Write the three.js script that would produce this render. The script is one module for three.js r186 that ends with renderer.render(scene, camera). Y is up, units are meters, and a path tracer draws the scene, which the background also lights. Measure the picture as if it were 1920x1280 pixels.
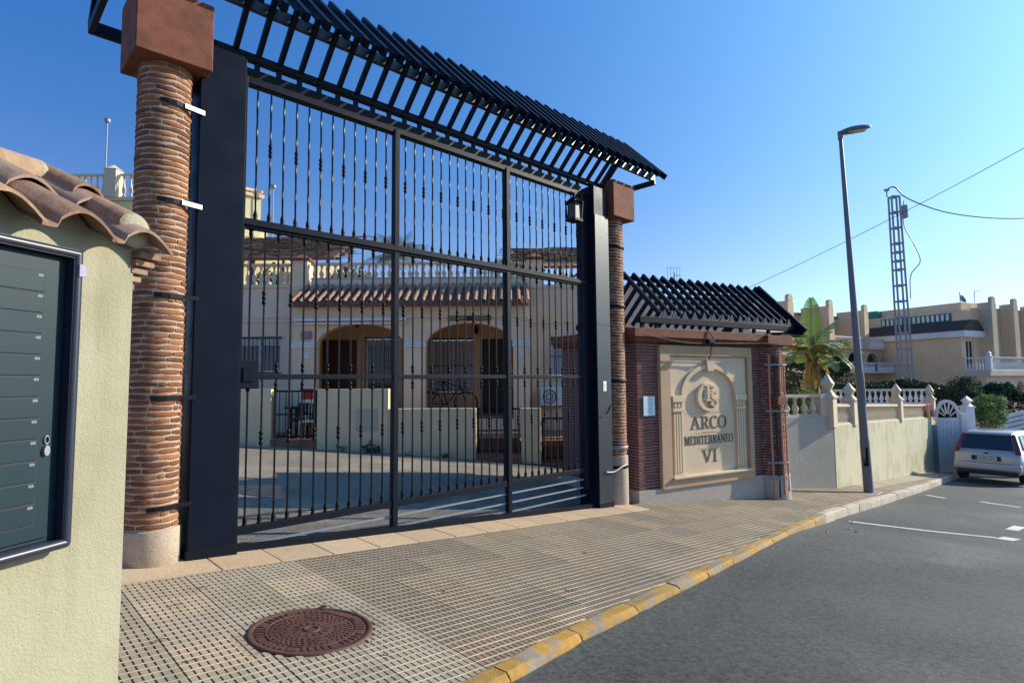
import * as THREE from 'three';
import { mergeGeometries, mergeVertices, toCreasedNormals } from 'three/addons/utils/BufferGeometryUtils.js';
import { RoundedBoxGeometry } from 'three/addons/geometries/RoundedBoxGeometry.js';
import { TextGeometry } from 'three/addons/geometries/TextGeometry.js';
import { FontLoader } from 'three/addons/loaders/FontLoader.js';

/* ---------- camera ---------- */
const scene = new THREE.Scene();
const YAW = THREE.MathUtils.degToRad(44.062), PITCH = THREE.MathUtils.degToRad(3.981), ROLL = THREE.MathUtils.degToRad(-0.459);
const EYE = 1.6;
const camera = new THREE.PerspectiveCamera(60.92, 1.5, 0.05, 3000);
{
  const f = new THREE.Vector3(Math.sin(YAW) * Math.cos(PITCH), Math.sin(PITCH), -Math.cos(YAW) * Math.cos(PITCH));
  const r = new THREE.Vector3(Math.cos(YAW), 0, Math.sin(YAW));
  const u = new THREE.Vector3().crossVectors(r, f);
  const r2 = r.clone().multiplyScalar(Math.cos(ROLL)).addScaledVector(u, Math.sin(ROLL));
  const u2 = u.clone().multiplyScalar(Math.cos(ROLL)).addScaledVector(r, -Math.sin(ROLL));
  camera.position.set(0, EYE, 0);
  camera.quaternion.setFromRotationMatrix(new THREE.Matrix4().makeBasis(r2, u2, f.clone().negate()));
  scene.add(camera);
}
/* ---------- sun, sky, exposure ---------- */
const SUN_FROM_X = THREE.MathUtils.degToRad(25), SUN_EL = THREE.MathUtils.degToRad(25);
const sunDir = new THREE.Vector3(Math.cos(SUN_EL) * Math.cos(SUN_FROM_X), Math.sin(SUN_EL), Math.cos(SUN_EL) * Math.sin(SUN_FROM_X));
{
  const W = 1024, H = 512, d = new Float32Array(W * H * 4), v = new THREE.Vector3();
  for (let j = 0; j < H; j++) for (let i = 0; i < W; i++) {
    const th = (i + 0.5) / W * 2 * Math.PI - Math.PI, ph = ((j + 0.5) / H - 0.5) * Math.PI, o = (j * W + i) * 4;
    v.set(Math.cos(ph) * Math.cos(th), Math.sin(ph), Math.cos(ph) * Math.sin(th));
    const gam = Math.acos(THREE.MathUtils.clamp(v.dot(sunDir), -1, 1)), e = Math.max(ph, 0);
    const g = Math.exp(-gam / 0.34) * (0.42 + 0.58 * Math.exp(-e / 0.3)), cg = Math.cos(gam), ray = 0.86 * (1 + cg * cg), h = Math.exp(-e / 0.13) * (0.62 * ray), z = ray * (1 - 0.3 * Math.min(1, e / 1.4));
    let c = [0.018 * z + 1.35 * g + 0.86 * h, 0.13 * z + 2.2 * g + 0.94 * h, 0.44 * z + 1.6 * g + 0.82 * h];
    if (ph < 0) { const k = Math.min(1, -ph / 0.08); c = c.map((q, n) => q * (1 - k) + k * [0.2, 0.19, 0.17][n]); }
    d[o] = c[0]; d[o + 1] = c[1]; d[o + 2] = c[2]; d[o + 3] = 1;
  }
  const sky = new THREE.DataTexture(d, W, H, THREE.RGBAFormat, THREE.FloatType);
  sky.mapping = THREE.EquirectangularReflectionMapping; sky.magFilter = sky.minFilter = THREE.LinearFilter; sky.needsUpdate = true;
  scene.background = sky; scene.environment = sky;
}
const sun = new THREE.DirectionalLight(new THREE.Color().setRGB(1, 0.915, 0.77), 4.3);
sun.position.copy(sunDir).multiplyScalar(80).add(new THREE.Vector3(10, 0, -6)); sun.target.position.set(10, 0, -6);
sun.castShadow = true; sun.shadow.mapSize.set(4096, 4096);
Object.assign(sun.shadow.camera, { left: -45, right: 45, top: 35, bottom: -35, near: 1, far: 200 });
scene.add(sun, sun.target);
const renderer = new THREE.WebGLRenderer({ antialias: true });
renderer.toneMapping = THREE.LinearToneMapping; renderer.toneMappingExposure = 1.6;
renderer.shadowMap.enabled = true;

/* ---------- helpers ---------- */
function rng(s) { return () => { s |= 0; s = s + 0x6D2B79F5 | 0; let t = Math.imul(s ^ s >>> 15, 1 | s); t = t + Math.imul(t ^ t >>> 7, 61 | t) ^ t; return ((t ^ t >>> 14) >>> 0) / 4294967296; }; }
const R0 = rng(7);
const rnd = (a, b, r = R0) => a + (b - a) * r();
const V = (x, y, z) => new THREE.Vector3(x, y, z);
const used = {};
const numbered = n => { used[n] = (used[n] ?? -1) + 1; return used[n] ? `${n}_${String(used[n]).padStart(3, '0')}` : n; };
function tag(o, label, category, group, kind) { if (label) o.userData.label = label; if (category) o.userData.category = category; if (group) o.userData.group = group; if (kind) o.userData.kind = kind; return o; }
// a thing: a Group at its base; its parts are written in the frame of which `org` is the thing's place
function thing(name, label, category, org, o = {}) {
  const g = new THREE.Group(); g.name = numbered(name);
  const fr = o.frame ?? WORLD;
  g.off = V(...org);
  g.position.copy(g.off).applyAxisAngle(V(0, 1, 0), fr.turn).add(fr.at); g.rotation.y = fr.turn;
  scene.add(g); return tag(g, label, category, o.group, o.kind);
}
const WORLD = { at: V(0, 0, 0), turn: 0 };
const CAMF = { at: V(0, 0, 0), turn: -YAW };          // the houses behind the gate stand square to this direction
function part(name, b, m, parent, o = {}) {
  const geo = b instanceof B ? b.geo(parent.off) : b;
  const me = new THREE.Mesh(geo, m); me.name = name; me.castShadow = me.receiveShadow = true; me.off = parent.off;
  if (o.label) me.userData.label = o.label; if (o.kind) me.userData.kind = o.kind;
  parent.add(me); return me;
}
function struct(name, b, m, o = {}) { const g = thing(name, o.label, o.category, [0, 0, 0], { kind: 'structure' }); scene.remove(g); const me = part(g.name, b, m, g); g.remove(me); scene.add(me); me.userData = { ...g.userData }; return me; }
function boxUV(g) {
  const p = g.attributes.position, n = p.count, uv = new Float32Array(n * 2), a = V(), b = V(), c = V(), nn = V();
  for (let i = 0; i < n; i += 3) {
    a.fromBufferAttribute(p, i); b.fromBufferAttribute(p, i + 1); c.fromBufferAttribute(p, i + 2);
    nn.copy(b).sub(a).cross(c.clone().sub(a)); const x = Math.abs(nn.x), y = Math.abs(nn.y), z = Math.abs(nn.z);
    [a, b, c].forEach((q, k) => { const o = (i + k) * 2; if (y >= x && y >= z) { uv[o] = q.x; uv[o + 1] = q.z; } else if (x >= z) { uv[o] = q.z; uv[o + 1] = q.y; } else { uv[o] = q.x; uv[o + 1] = q.y; } });
  }
  g.setAttribute('uv', new THREE.BufferAttribute(uv, 2)); return g;
}
function flat(g) { const h = g.index ? g.toNonIndexed() : g.clone(); for (const k of Object.keys(h.attributes)) if (k !== 'position' && k !== 'normal') h.deleteAttribute(k); if (!h.attributes.normal) h.computeVertexNormals(); h.morphAttributes = {}; h.clearGroups?.(); return h; }
const M4 = () => new THREE.Matrix4();
class B {
  constructor() { this.g = []; }
  add(g, m) { const h = flat(g); if (m) h.applyMatrix4(m); this.g.push(h); return this; }
  box(x0, y0, z0, x1, y1, z1) { return this.add(new THREE.BoxGeometry(Math.abs(x1 - x0), Math.abs(y1 - y0), Math.abs(z1 - z0)), M4().makeTranslation((x0 + x1) / 2, (y0 + y1) / 2, (z0 + z1) / 2)); }
  rbox(x0, y0, z0, x1, y1, z1, r = 0.01) { return this.add(new RoundedBoxGeometry(Math.abs(x1 - x0), Math.abs(y1 - y0), Math.abs(z1 - z0), 1, r), M4().makeTranslation((x0 + x1) / 2, (y0 + y1) / 2, (z0 + z1) / 2)); }
  bar(p, q, w, h, up = V(0, 1, 0)) { // a square bar from p to q, h measured along `up`
    const d = V().subVectors(q, p), L = d.length(); d.normalize(); const s = V().crossVectors(up, d).normalize(), u = V().crossVectors(d, s);
    const m = M4().makeBasis(s, u, d); m.setPosition(V().addVectors(p, q).multiplyScalar(0.5));
    return this.add(new THREE.BoxGeometry(w, h, L), m);
  }
  cyl(p, q, r0, r1 = r0, n = 12) {
    const d = V().subVectors(q, p), L = d.length(), m = M4().makeRotationFromQuaternion(new THREE.Quaternion().setFromUnitVectors(V(0, 1, 0), d.normalize()));
    m.setPosition(V().addVectors(p, q).multiplyScalar(0.5)); return this.add(new THREE.CylinderGeometry(r1, r0, L, n), m);
  }
  tube(pts, r, n = 24, k = 6) { return this.add(new THREE.TubeGeometry(new THREE.CatmullRomCurve3(pts), n, r, k)); }
  lathe(prof, x, y, z, n = 16) { return this.add(new THREE.LatheGeometry(prof.map(q => new THREE.Vector2(Math.max(q[0], 1e-4), q[1])), n), M4().makeTranslation(x, y, z)); }
  // a plate: outline in x,y (with holes), from z0 to z1
  plate(pts, z0, z1, o = {}) {
    const s = pts instanceof THREE.Shape ? pts : new THREE.Shape(pts.map(q => new THREE.Vector2(...q)));
    for (const h of o.holes ?? []) s.holes.push(h instanceof THREE.Path ? h : new THREE.Path(h.map(q => new THREE.Vector2(...q))));
    const bv = o.bevel ?? 0;
    const g = new THREE.ExtrudeGeometry(s, { depth: z1 - z0 - 2 * bv, bevelEnabled: bv > 0, bevelSize: bv, bevelThickness: bv, bevelOffset: -bv, bevelSegments: 1, curveSegments: o.seg ?? 16 });
    g.translate(0, 0, z0 + bv); return this.add(g, o.m);
  }
  geo(off, uv = true) { const g = this.g.length === 1 ? this.g[0].clone() : mergeGeometries(this.g); if (uv) boxUV(g); if (off) g.translate(-off.x, -off.y, -off.z); return g; }
}
const bx = (...a) => new B().box(...a);

/* ---------- textures ---------- */
function noise2(size, seed, f0, oct, gain = 0.55, sx = 1, sy = 1) { // tileable value noise, 0..1
  const out = new Float32Array(size * size); let amp = 1, tot = 0;
  for (let o = 0; o < oct; o++) {
    const fx = Math.max(1, Math.round(f0 * sx * 2 ** o)), fy = Math.max(1, Math.round(f0 * sy * 2 ** o)), r = rng(seed * 31 + o * 977 + 5), lat = new Float32Array(fx * fy).map(() => r());
    for (let y = 0; y < size; y++) { const v = y / size * fy, y0 = Math.floor(v), ty = v - y0, wy = ty * ty * (3 - 2 * ty), r0 = (y0 % fy) * fx, r1 = ((y0 + 1) % fy) * fx;
      for (let x = 0; x < size; x++) { const u = x / size * fx, x0 = Math.floor(u), tx = u - x0, wx = tx * tx * (3 - 2 * tx), a = x0 % fx, b = (x0 + 1) % fx;
        out[y * size + x] += amp * ((lat[r0 + a] * (1 - wx) + lat[r0 + b] * wx) * (1 - wy) + (lat[r1 + a] * (1 - wx) + lat[r1 + b] * wx) * wy); } }
    tot += amp; amp *= gain;
  }
  let lo = 1e9, hi = -1e9; for (const q of out) { lo = Math.min(lo, q); hi = Math.max(hi, q); }
  for (let i = 0; i < out.length; i++) out[i] = (out[i] - lo) / (hi - lo);
  return out;
}
function tex(size, fn, metres, srgb = false) {
  const d = new Uint8Array(size * size * 4);
  for (let i = 0; i < size * size; i++) { const c = fn(i, i % size, Math.floor(i / size)); const a = typeof c === 'number' ? [c, c, c] : c; for (let k = 0; k < 3; k++) d[i * 4 + k] = Math.max(0, Math.min(255, a[k] * 255)); d[i * 4 + 3] = 255; }
  const t = new THREE.DataTexture(d, size, size); t.wrapS = t.wrapT = THREE.RepeatWrapping; t.magFilter = THREE.LinearFilter; t.minFilter = THREE.LinearMipmapLinearFilter; t.generateMipmaps = true;
  if (srgb) t.colorSpace = THREE.SRGBColorSpace; t.repeat.set(1 / metres, 1 / metres); t.needsUpdate = true; return t;
}
const again = (t, m) => { const c = t.clone(); c.repeat.set(1 / m, 1 / m); c.needsUpdate = true; return c; };
const nA = noise2(512, 1, 5, 7, 0.6), nB = noise2(512, 2, 40, 4, 0.6), nC = noise2(512, 3, 3, 4, 0.5), nS = noise2(512, 4, 4, 5, 0.55, 6, 0.5), nF = noise2(512, 9, 128, 2, 0.5);
const tMottle = tex(512, i => 0.80 + 0.14 * nA[i] + 0.06 * nC[i], 2.2);
const tGrime = tex(512, i => { const k = Math.max(0, nA[i] * 0.6 + nS[i] * 0.4 - 0.42); return [1 - 0.75 * k, 1 - 0.7 * k, 1 - 0.85 * k]; }, 3);
const tStreak = tex(512, i => { const k = Math.max(0, nS[i] - 0.45) * 0.8 + Math.max(0, nA[i] - 0.42) * 1.0; return [1 - 0.6 * k, 1 - 0.5 * k, 1 - 0.62 * k]; }, 2.6);
const tDrip = tex(512, i => { const k = Math.max(0, nS[i] - 0.5) * 0.5 + Math.max(0, nA[i] - 0.5) * 0.55 + Math.max(0, nC[i] - 0.55) * 0.4; return [1 - 0.5 * k, 1 - 0.5 * k, 1 - 0.6 * k]; }, 1.9);
const tFine = tex(512, i => 0.72 + 0.28 * nF[i], 0.5);
const tSpeck = tex(512, i => { const q = nF[i]; return q > 0.72 ? 1 : q < 0.3 ? 0.5 : 0.8 + 0.1 * nA[i]; }, 0.7);
const bStucco = tex(512, i => 0.65 * nB[i] + 0.35 * nA[i], 0.55);
const bFine = tex(512, i => 0.6 * nF[i] + 0.4 * nB[i], 0.4);
const bRough = tex(512, i => nA[i], 0.6);
const tRough = tex(512, i => 0.65 + 0.35 * nA[i], 0.9);
const tWood = tex(512, i => 0.6 + 0.4 * nS[i], 0.6);
const tCap = tex(512, i => { const v = 0.55 + 0.5 * nA[i] + 0.4 * (nF[i] - 0.5); return [v, v * 0.98, v * 0.96]; }, 0.5);
const col = (r, g, b) => new THREE.Color().setRGB(r, g, b);
const mat = (c, o = {}) => new THREE.MeshStandardMaterial({ color: col(...c), roughness: 0.8, ...o });
const phys = (c, o = {}) => new THREE.MeshPhysicalMaterial({ color: col(...c), ...o });
const P = {
  black: phys([0.006, 0.009, 0.019], { roughness: 0.5, specularIntensity: 0.22, bumpMap: again(bFine, 0.3), bumpScale: 0.0006, roughnessMap: tRough }),
  blackSat: phys([0.006, 0.008, 0.015], { roughness: 0.5, specularIntensity: 0.25, bumpMap: again(bFine, 0.3), bumpScale: 0.0008 }),
  bar: phys([0.006, 0.005, 0.006], { roughness: 0.4, specularIntensity: 0.3 }),
  blackGloss: phys([0.014, 0.021, 0.030], { roughness: 0.38, specularIntensity: 0.9, bumpMap: again(bFine, 0.3), bumpScale: 0.0006 }),
  steel: mat([0.42, 0.42, 0.42], { roughness: 0.38, metalness: 0.9 }),
  mortar: mat([0.50, 0.37, 0.27], { roughness: 0.95, map: tMottle, bumpMap: bFine, bumpScale: 0.004 }),
  mortarGrey: mat([0.42, 0.31, 0.26], { roughness: 0.95, map: tMottle, bumpMap: bFine, bumpScale: 0.004 }),
  granite: mat([0.52, 0.42, 0.32], { roughness: 0.85, map: tSpeck, bumpMap: bFine, bumpScale: 0.002 }),
  graniteGrey: mat([0.50, 0.43, 0.35], { roughness: 0.85, map: tSpeck, bumpMap: bFine, bumpScale: 0.002 }),
  capstone: mat([0.235, 0.078, 0.040], { roughness: 0.85, map: tCap, bumpMap: again(bFine, 0.25), bumpScale: 0.004 }),
  cream: mat([0.352, 0.326, 0.222], { roughness: 0.95, map: tDrip, bumpMap: again(bStucco, 0.3), bumpScale: 0.0042 }),
  wallGreen: mat([0.52, 0.47, 0.315], { roughness: 0.92, map: again(tGrime, 2.3), bumpMap: again(bStucco, 0.8), bumpScale: 0.006 }),
  wallShade: mat([0.52, 0.47, 0.37], { roughness: 0.92, map: tMottle, bumpMap: again(bStucco, 0.8), bumpScale: 0.006 }),
  balus: mat([0.68, 0.565, 0.40], { roughness: 0.85, map: tMottle }),
  white: mat([0.78, 0.77, 0.74], { roughness: 0.7, map: tMottle }),
  house: mat([0.92, 0.66, 0.42], { roughness: 0.92, map: tMottle, bumpMap: bStucco, bumpScale: 0.004 }),
  houseGrey: mat([0.86, 0.64, 0.44], { roughness: 0.92, map: tMottle, bumpMap: bStucco, bumpScale: 0.004 }),
  houseYellow: mat([0.75, 0.66, 0.38], { roughness: 0.92, map: tMottle }),
  ochre: mat([0.80, 0.52, 0.28], { roughness: 0.92, map: tMottle }),
  garden: mat([0.78, 0.61, 0.355], { roughness: 0.92, map: tMottle, bumpMap: bStucco, bumpScale: 0.004 }),
  stone: mat([0.76, 0.58, 0.375], { roughness: 0.85, map: tMottle, bumpMap: bFine, bumpScale: 0.0015 }),
  stoneFrame: mat([0.56, 0.37, 0.215], { roughness: 0.8, map: tMottle, bumpMap: bFine, bumpScale: 0.0015 }),
  letter: mat([0.11, 0.075, 0.045], { roughness: 0.8 }),
  glassDark: new THREE.MeshPhysicalMaterial({ color: col(0.012, 0.014, 0.018), roughness: 0.06, metalness: 0, specularIntensity: 1 }),
  wood: mat([0.085, 0.026, 0.016], { roughness: 0.55, map: tWood }),
  woodDark: mat([0.04, 0.016, 0.012], { roughness: 0.6, map: tWood }),
  blind: mat([0.55, 0.53, 0.52], { roughness: 0.7 }),
  thatch: mat([0.16, 0.10, 0.065], { roughness: 1, map: tWood }),
  terrTile: mat([0.33, 0.15, 0.08], { roughness: 0.9, map: tRough }),
  iron: mat([0.115, 0.045, 0.029], { roughness: 0.7, metalness: 0.1, map: tRough, bumpMap: bFine, bumpScale: 0.0012 }),
  yellow: mat([0.62, 0.36, 0.045], { roughness: 0.85, map: tGrime, bumpMap: again(bFine, 0.6), bumpScale: 0.004 }),
  kerb: mat([0.44, 0.37, 0.29], { roughness: 0.9, map: tGrime, bumpMap: again(bFine, 0.6), bumpScale: 0.004 }),
  paintWhite: mat([0.62, 0.61, 0.58], { roughness: 0.8, map: tGrime }),
  lampGrey: mat([0.15, 0.15, 0.17], { roughness: 0.5, metalness: 0.2 }),
  galv: mat([0.26, 0.27, 0.29], { roughness: 0.5, metalness: 0.4 }),
  cable: mat([0.02, 0.025, 0.025], { roughness: 0.7 }),
  conduit: mat([0.55, 0.24, 0.13], { roughness: 0.6 }),
};
/* ---------- lie of the land ---------- */
const gy = (x, z) => { const s = x > 27 ? 27 + (x - 27) * 0.35 : x < -6 ? -6 + (x + 6) * 0.4 : x; return 0.345 - 0.078 * s - 0.02 * (Math.max(-40, Math.min(10, z)) + 5); };
const KERB = [[-6, 4.5], [-3.2, 0.6], [-1.2, -1.25], [0.2, -1.82], [1.98, -2.18], [2.87, -2.33], [4.26, -2.49], [5.85, -2.69], [8.21, -3.0], [10.44, -3.22], [13.4, -3.29], [17.1, -3.42], [22.4, -3.67], [30, -4.1], [45, -5.2], [80, -9]];
const kerbZ = x => { for (let i = 1; i < KERB.length; i++) if (x <= KERB[i][0]) { const [a, b] = KERB[i - 1], [c, d] = KERB[i]; return b + (d - b) * (x - a) / (c - a); } return -9; };
const sm = (a, b, x) => { const t = Math.max(0, Math.min(1, (x - a) / (b - a))); return t * t * (3 - 2 * t); };
const kerbH = x => 0.035 + 0.10 * sm(7.2, 10.4, x) + 0.05 * sm(1.2, -1, x);
const roadY = (x, z) => gy(x, Math.min(z, -2)) - kerbH(x) * (1 - 0.3 * sm(0, 5, z - kerbZ(x))) - 0.01;
/* ---------- ground, road, pavement ---------- */
function sheet(xs, zs, yf, skip) { // a height sheet over x,z
  const pos = [], idx = [], nx = xs.length;
  for (const z of zs) for (const x of xs) { const zz = typeof z === 'function' ? z(x) : z; pos.push(x, yf(x, zz), zz); }
  for (let j = 0; j < zs.length - 1; j++) for (let i = 0; i < nx - 1; i++) { const a = j * nx + i, b = a + 1, c = a + nx, d = c + 1; idx.push(a, c, b, b, c, d); }
  const g = new THREE.BufferGeometry(); g.setAttribute('position', new THREE.Float32BufferAttribute(pos, 3)); g.setIndex(idx); g.computeVertexNormals(); return new B().add(g);
}
const range = (a, b, n) => Array.from({ length: n + 1 }, (_, i) => a + (b - a) * i / n);
const far = [60, 90, 150, 300, 700, 1500];
const gx = [...far.slice().reverse().map(q => -q), ...range(-40, 50, 45), ...far], gz = [...far.slice().reverse().map(q => -q), ...range(-45, 45, 45), ...far];
const mEarth = mat([0.20, 0.155, 0.10], { roughness: 1, map: again(tMottle, 9) });
struct('ground', sheet(gx, gz, (x, z) => gy(Math.max(-40, Math.min(60, x)), z) - 0.45), mEarth, { label: 'dry earth ground that runs on under street and houses' });
// asphalt
const asphN = noise2(1024, 21, 4, 5, 0.55), asphF = noise2(1024, 22, 256, 2, 0.7), asphD = noise2(1024, 24, 2, 4, 0.6, 1, 1);
const tAsph = tex(1024, i => { const s = asphF[i]; let v = 0.44 + 0.22 * asphN[i] + (s - 0.5) * 0.85; v += Math.max(0, asphD[i] - 0.62) * 0.9; return [v * 1.0, v * 1.0, v * 0.985]; }, 5.3);
const bAsph = tex(512, i => nF[i] * 0.7 + nB[i] * 0.3, 0.33);
const mRoad = mat([0.10, 0.102, 0.098], { roughness: 0.82, map: tAsph, bumpMap: bAsph, bumpScale: 0.006 });
{
  const g = sheet(range(-6, 60, 220), range(0, 1, 30).map(f => x => kerbZ(x) - 0.03 + 9 * f * (0.35 + 0.65 * f)), roadY).geo(), p = g.attributes.position, c = new Float32Array(p.count * 3), n1 = noise2(256, 51, 5, 5, 0.6), at = (n, u, v) => n[(((Math.floor(v) % 256) + 256) % 256) * 256 + (((Math.floor(u) % 256) + 256) % 256)];
  for (let i = 0; i < p.count; i++) { const x = p.getX(i), z = p.getZ(i), w = at(n1, x * 19, z * 19), w2 = at(n1, x * 7 + 90, z * 7), paler = sm(0.42, 0.72, w * 0.6 + w2 * 0.4) * (sm(3.2, 5.2, x) * sm(-2.3, -1.0, z) * 0.9 + 0.12), edge = sm(0.35, 0.0, z - kerbZ(x)); const v = 0.74 + 0.42 * w2 + 1.5 * paler + 0.25 * edge * (0.4 + w); c.set([v, v * 1.0, v * (0.985 + 0.04 * paler)], i * 3); }  // noise patches made paler downhill and away from the kerb
  g.setAttribute('color', new THREE.BufferAttribute(c, 3)); mRoad.vertexColors = true;
  struct('road', g, mRoad, { label: 'dark grey asphalt street running downhill past the gate, with pale patches' });
}
const mInner = mat([0.40, 0.33, 0.25], { roughness: 0.9, map: again(tAsph, 3.1), bumpMap: bAsph, bumpScale: 0.006 });
struct('driveway', sheet(range(-14, 16, 30), range(-26, -5.22, 22), (x, z) => gy(x, z) - 0.012 + 0.13 * sm(-6, -11, z)), mInner, { label: 'worn sandy asphalt driveway inside the gate' });
// painted bay lines
const mLine = mat([0.60, 0.60, 0.58], { roughness: 0.8, map: again(tGrime, 1.2) });
function roadStripe(label, pts, w) {
  const a = V(pts[0][0], 0, pts[0][1]), b = V(pts[1][0], 0, pts[1][1]), d = b.clone().sub(a), n = V(-d.z, 0, d.x).normalize().multiplyScalar(w / 2), pos = [], idx = [], N = 8;
  for (let i = 0; i <= N; i++) for (const s of [-1, 1]) { const p = a.clone().addScaledVector(d, i / N).addScaledVector(n, s); pos.push(p.x, roadY(p.x, p.z) + 0.005, p.z); }
  for (let i = 0; i < N; i++) { const k = i * 2; idx.push(k, k + 1, k + 2, k + 1, k + 3, k + 2); }
  const g = new THREE.BufferGeometry(); g.setAttribute('position', new THREE.Float32BufferAttribute(pos, 3)); g.setIndex(idx); g.computeVertexNormals();
  struct('road_marking', new B().add(g), mLine, { label });
}
roadStripe('long white parking bay line starting at the kerb corner', [[10.32, -3.03], [10.95, -1.3]], 0.10);
roadStripe('small white block at the street end of the long bay line', [[10.85, -1.2], [11.17, -1.14]], 0.2);
roadStripe('short white dash further along the edge of the parking bays', [[12.1, -1.24], [12.75, -1.2]], 0.16);
roadStripe('short white bay line by the kerb near the silver car shadow', [[16.64, -3.2], [16.4, -2.8]], 0.12);
roadStripe('thin worn bay line in front of the silver car', [[16.62, -2.2], [16.3, -1.5]], 0.12);

// pavement of ribbed slabs; its own gently tilted frame
const SX = V(1, -0.078, 0).normalize(), SN = V(0.078, 1, 0.02).normalize(), SZ = V().crossVectors(SX, SN), SO = V(0, gy(0, -5), -5);
const SQ = new THREE.Quaternion().setFromRotationMatrix(new THREE.Matrix4().makeBasis(SX, SN, SZ));
function onPave(name, label, cat, x, z, o = {}) { // a thing standing in the pavement's plane; its parts use local x, height, local z
  const g = thing(name, label, cat, [0, 0, 0], o); g.off = V(x, 0, z);
  g.quaternion.copy(SQ); g.position.copy(SO).addScaledVector(SX, x).addScaledVector(SZ, z); return g;
}
const walk = onPave('sidewalk', 'sloping pavement of ribbed beige slabs along the kerb', null, 0, 0, { kind: 'structure' });
const MAN = [1.56, 1.72];
{
  const bed = new THREE.Shape(); bed.moveTo(-3, -0.42); for (const [x] of KERB.filter(k => k[0] > -1.5 && k[0] < 31)) bed.lineTo(x, kerbZ(x) + 5 - 0.05); bed.lineTo(30, -0.42);
  const bg = new THREE.ShapeGeometry(bed); bg.rotateX(Math.PI / 2); const ix = bg.index.array; for (let i = 0; i < ix.length; i += 3) { const t = ix[i]; ix[i] = ix[i + 1]; ix[i + 1] = t; } bg.computeVertexNormals(); bg.translate(0, -0.02, 0);
  part('bedding', new B().add(bg), mat([0.16, 0.14, 0.11], { roughness: 1 }), walk);
  const tones = [[1, 0.97, 0.93], [0.86, 0.84, 0.81], [1.1, 1.03, 0.95], [0.80, 0.80, 0.80], [1.0, 0.92, 0.84], [0.94, 0.92, 0.89]].map(t => new THREE.MeshStandardMaterial({ vertexColors: true, color: col(...t), roughness: 0.88, map: again(tGrime, 1.7), bumpMap: again(bFine, 0.5), bumpScale: 0.0016 }));
  const S = 0.4, NX = 10, NZ = 6, TOPS = { near: [0.38, 0.32, 0.245], far: [0.25, 0.196, 0.14] }, LOWS = { near: [0.25, 0.205, 0.155], far: [0.15, 0.12, 0.09] }, line = [0.68, 0.55, 0.385], dark = [0.20, 0.165, 0.125];  // groove floors and pad flanks coloured dark to stand for groove shade
  function slabGeo(x0, z0, clip, rib, keep = () => true, tone = 'far') { const top = TOPS[tone], low = LOWS[tone]; // corner at x0,z0; clip(x,z) >= 0 is kept
    const pos = [], cl = [], quad = (a, b, c, d, k) => { for (const q of [a, b, c, a, c, d]) { pos.push(...q); cl.push(...k); } };
    let poly = [[x0 + 0.0015, z0 + 0.0015], [x0 + S - 0.0015, z0 + 0.0015], [x0 + S - 0.0015, z0 + S - 0.0015], [x0 + 0.0015, z0 + S - 0.0015]];
    const out = []; for (let i = 0; i < poly.length; i++) { const a = poly[i], b = poly[(i + 1) % poly.length], ca = clip(...a), cb = clip(...b); if (ca >= 0) out.push(a); if (ca * cb < 0) { const t = ca / (ca - cb); out.push([a[0] + (b[0] - a[0]) * t, a[1] + (b[1] - a[1]) * t]); } } poly = out;
    if (poly.length < 3) return null;
    const yl = rib ? -0.006 : -0.001, cl2 = (a, b, d) => d + Math.min(0, clip(a, d), clip(b, d));
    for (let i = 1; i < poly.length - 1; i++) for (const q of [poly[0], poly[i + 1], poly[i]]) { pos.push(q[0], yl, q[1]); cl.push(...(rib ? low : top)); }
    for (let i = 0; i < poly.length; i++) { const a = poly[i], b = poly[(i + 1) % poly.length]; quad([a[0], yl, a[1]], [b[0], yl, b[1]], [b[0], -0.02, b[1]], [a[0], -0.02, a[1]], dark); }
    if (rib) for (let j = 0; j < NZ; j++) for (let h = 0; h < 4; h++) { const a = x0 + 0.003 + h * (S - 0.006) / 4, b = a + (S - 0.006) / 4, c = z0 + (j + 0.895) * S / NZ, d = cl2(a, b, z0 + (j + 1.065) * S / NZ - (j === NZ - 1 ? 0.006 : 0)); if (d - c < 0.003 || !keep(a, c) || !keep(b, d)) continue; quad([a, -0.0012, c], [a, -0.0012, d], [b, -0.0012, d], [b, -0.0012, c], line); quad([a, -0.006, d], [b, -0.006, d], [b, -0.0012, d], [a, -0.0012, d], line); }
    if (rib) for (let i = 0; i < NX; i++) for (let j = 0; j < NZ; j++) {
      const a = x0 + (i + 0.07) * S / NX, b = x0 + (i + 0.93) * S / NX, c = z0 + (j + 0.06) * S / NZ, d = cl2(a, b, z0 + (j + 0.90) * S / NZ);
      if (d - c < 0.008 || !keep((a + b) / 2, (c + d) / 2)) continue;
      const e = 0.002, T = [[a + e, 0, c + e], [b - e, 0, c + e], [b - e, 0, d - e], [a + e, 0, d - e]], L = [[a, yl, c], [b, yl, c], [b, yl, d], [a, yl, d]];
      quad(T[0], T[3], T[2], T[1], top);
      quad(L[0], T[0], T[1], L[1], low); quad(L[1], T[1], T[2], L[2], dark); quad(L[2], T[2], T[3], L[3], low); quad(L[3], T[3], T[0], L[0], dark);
    }
    const g = new THREE.BufferGeometry(); g.setAttribute('position', new THREE.Float32BufferAttribute(pos, 3)); g.setAttribute('color', new THREE.Float32BufferAttribute(cl, 3)); g.computeVertexNormals(); return boxUV(g);
  }
  const ribbed = slabGeo(0, 0, () => 1, true), ribbedNear = slabGeo(0, 0, () => 1, true, undefined, 'near'), plain = slabGeo(0, 0, () => 1, false, undefined, 'near'), r = rng(41);
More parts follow.
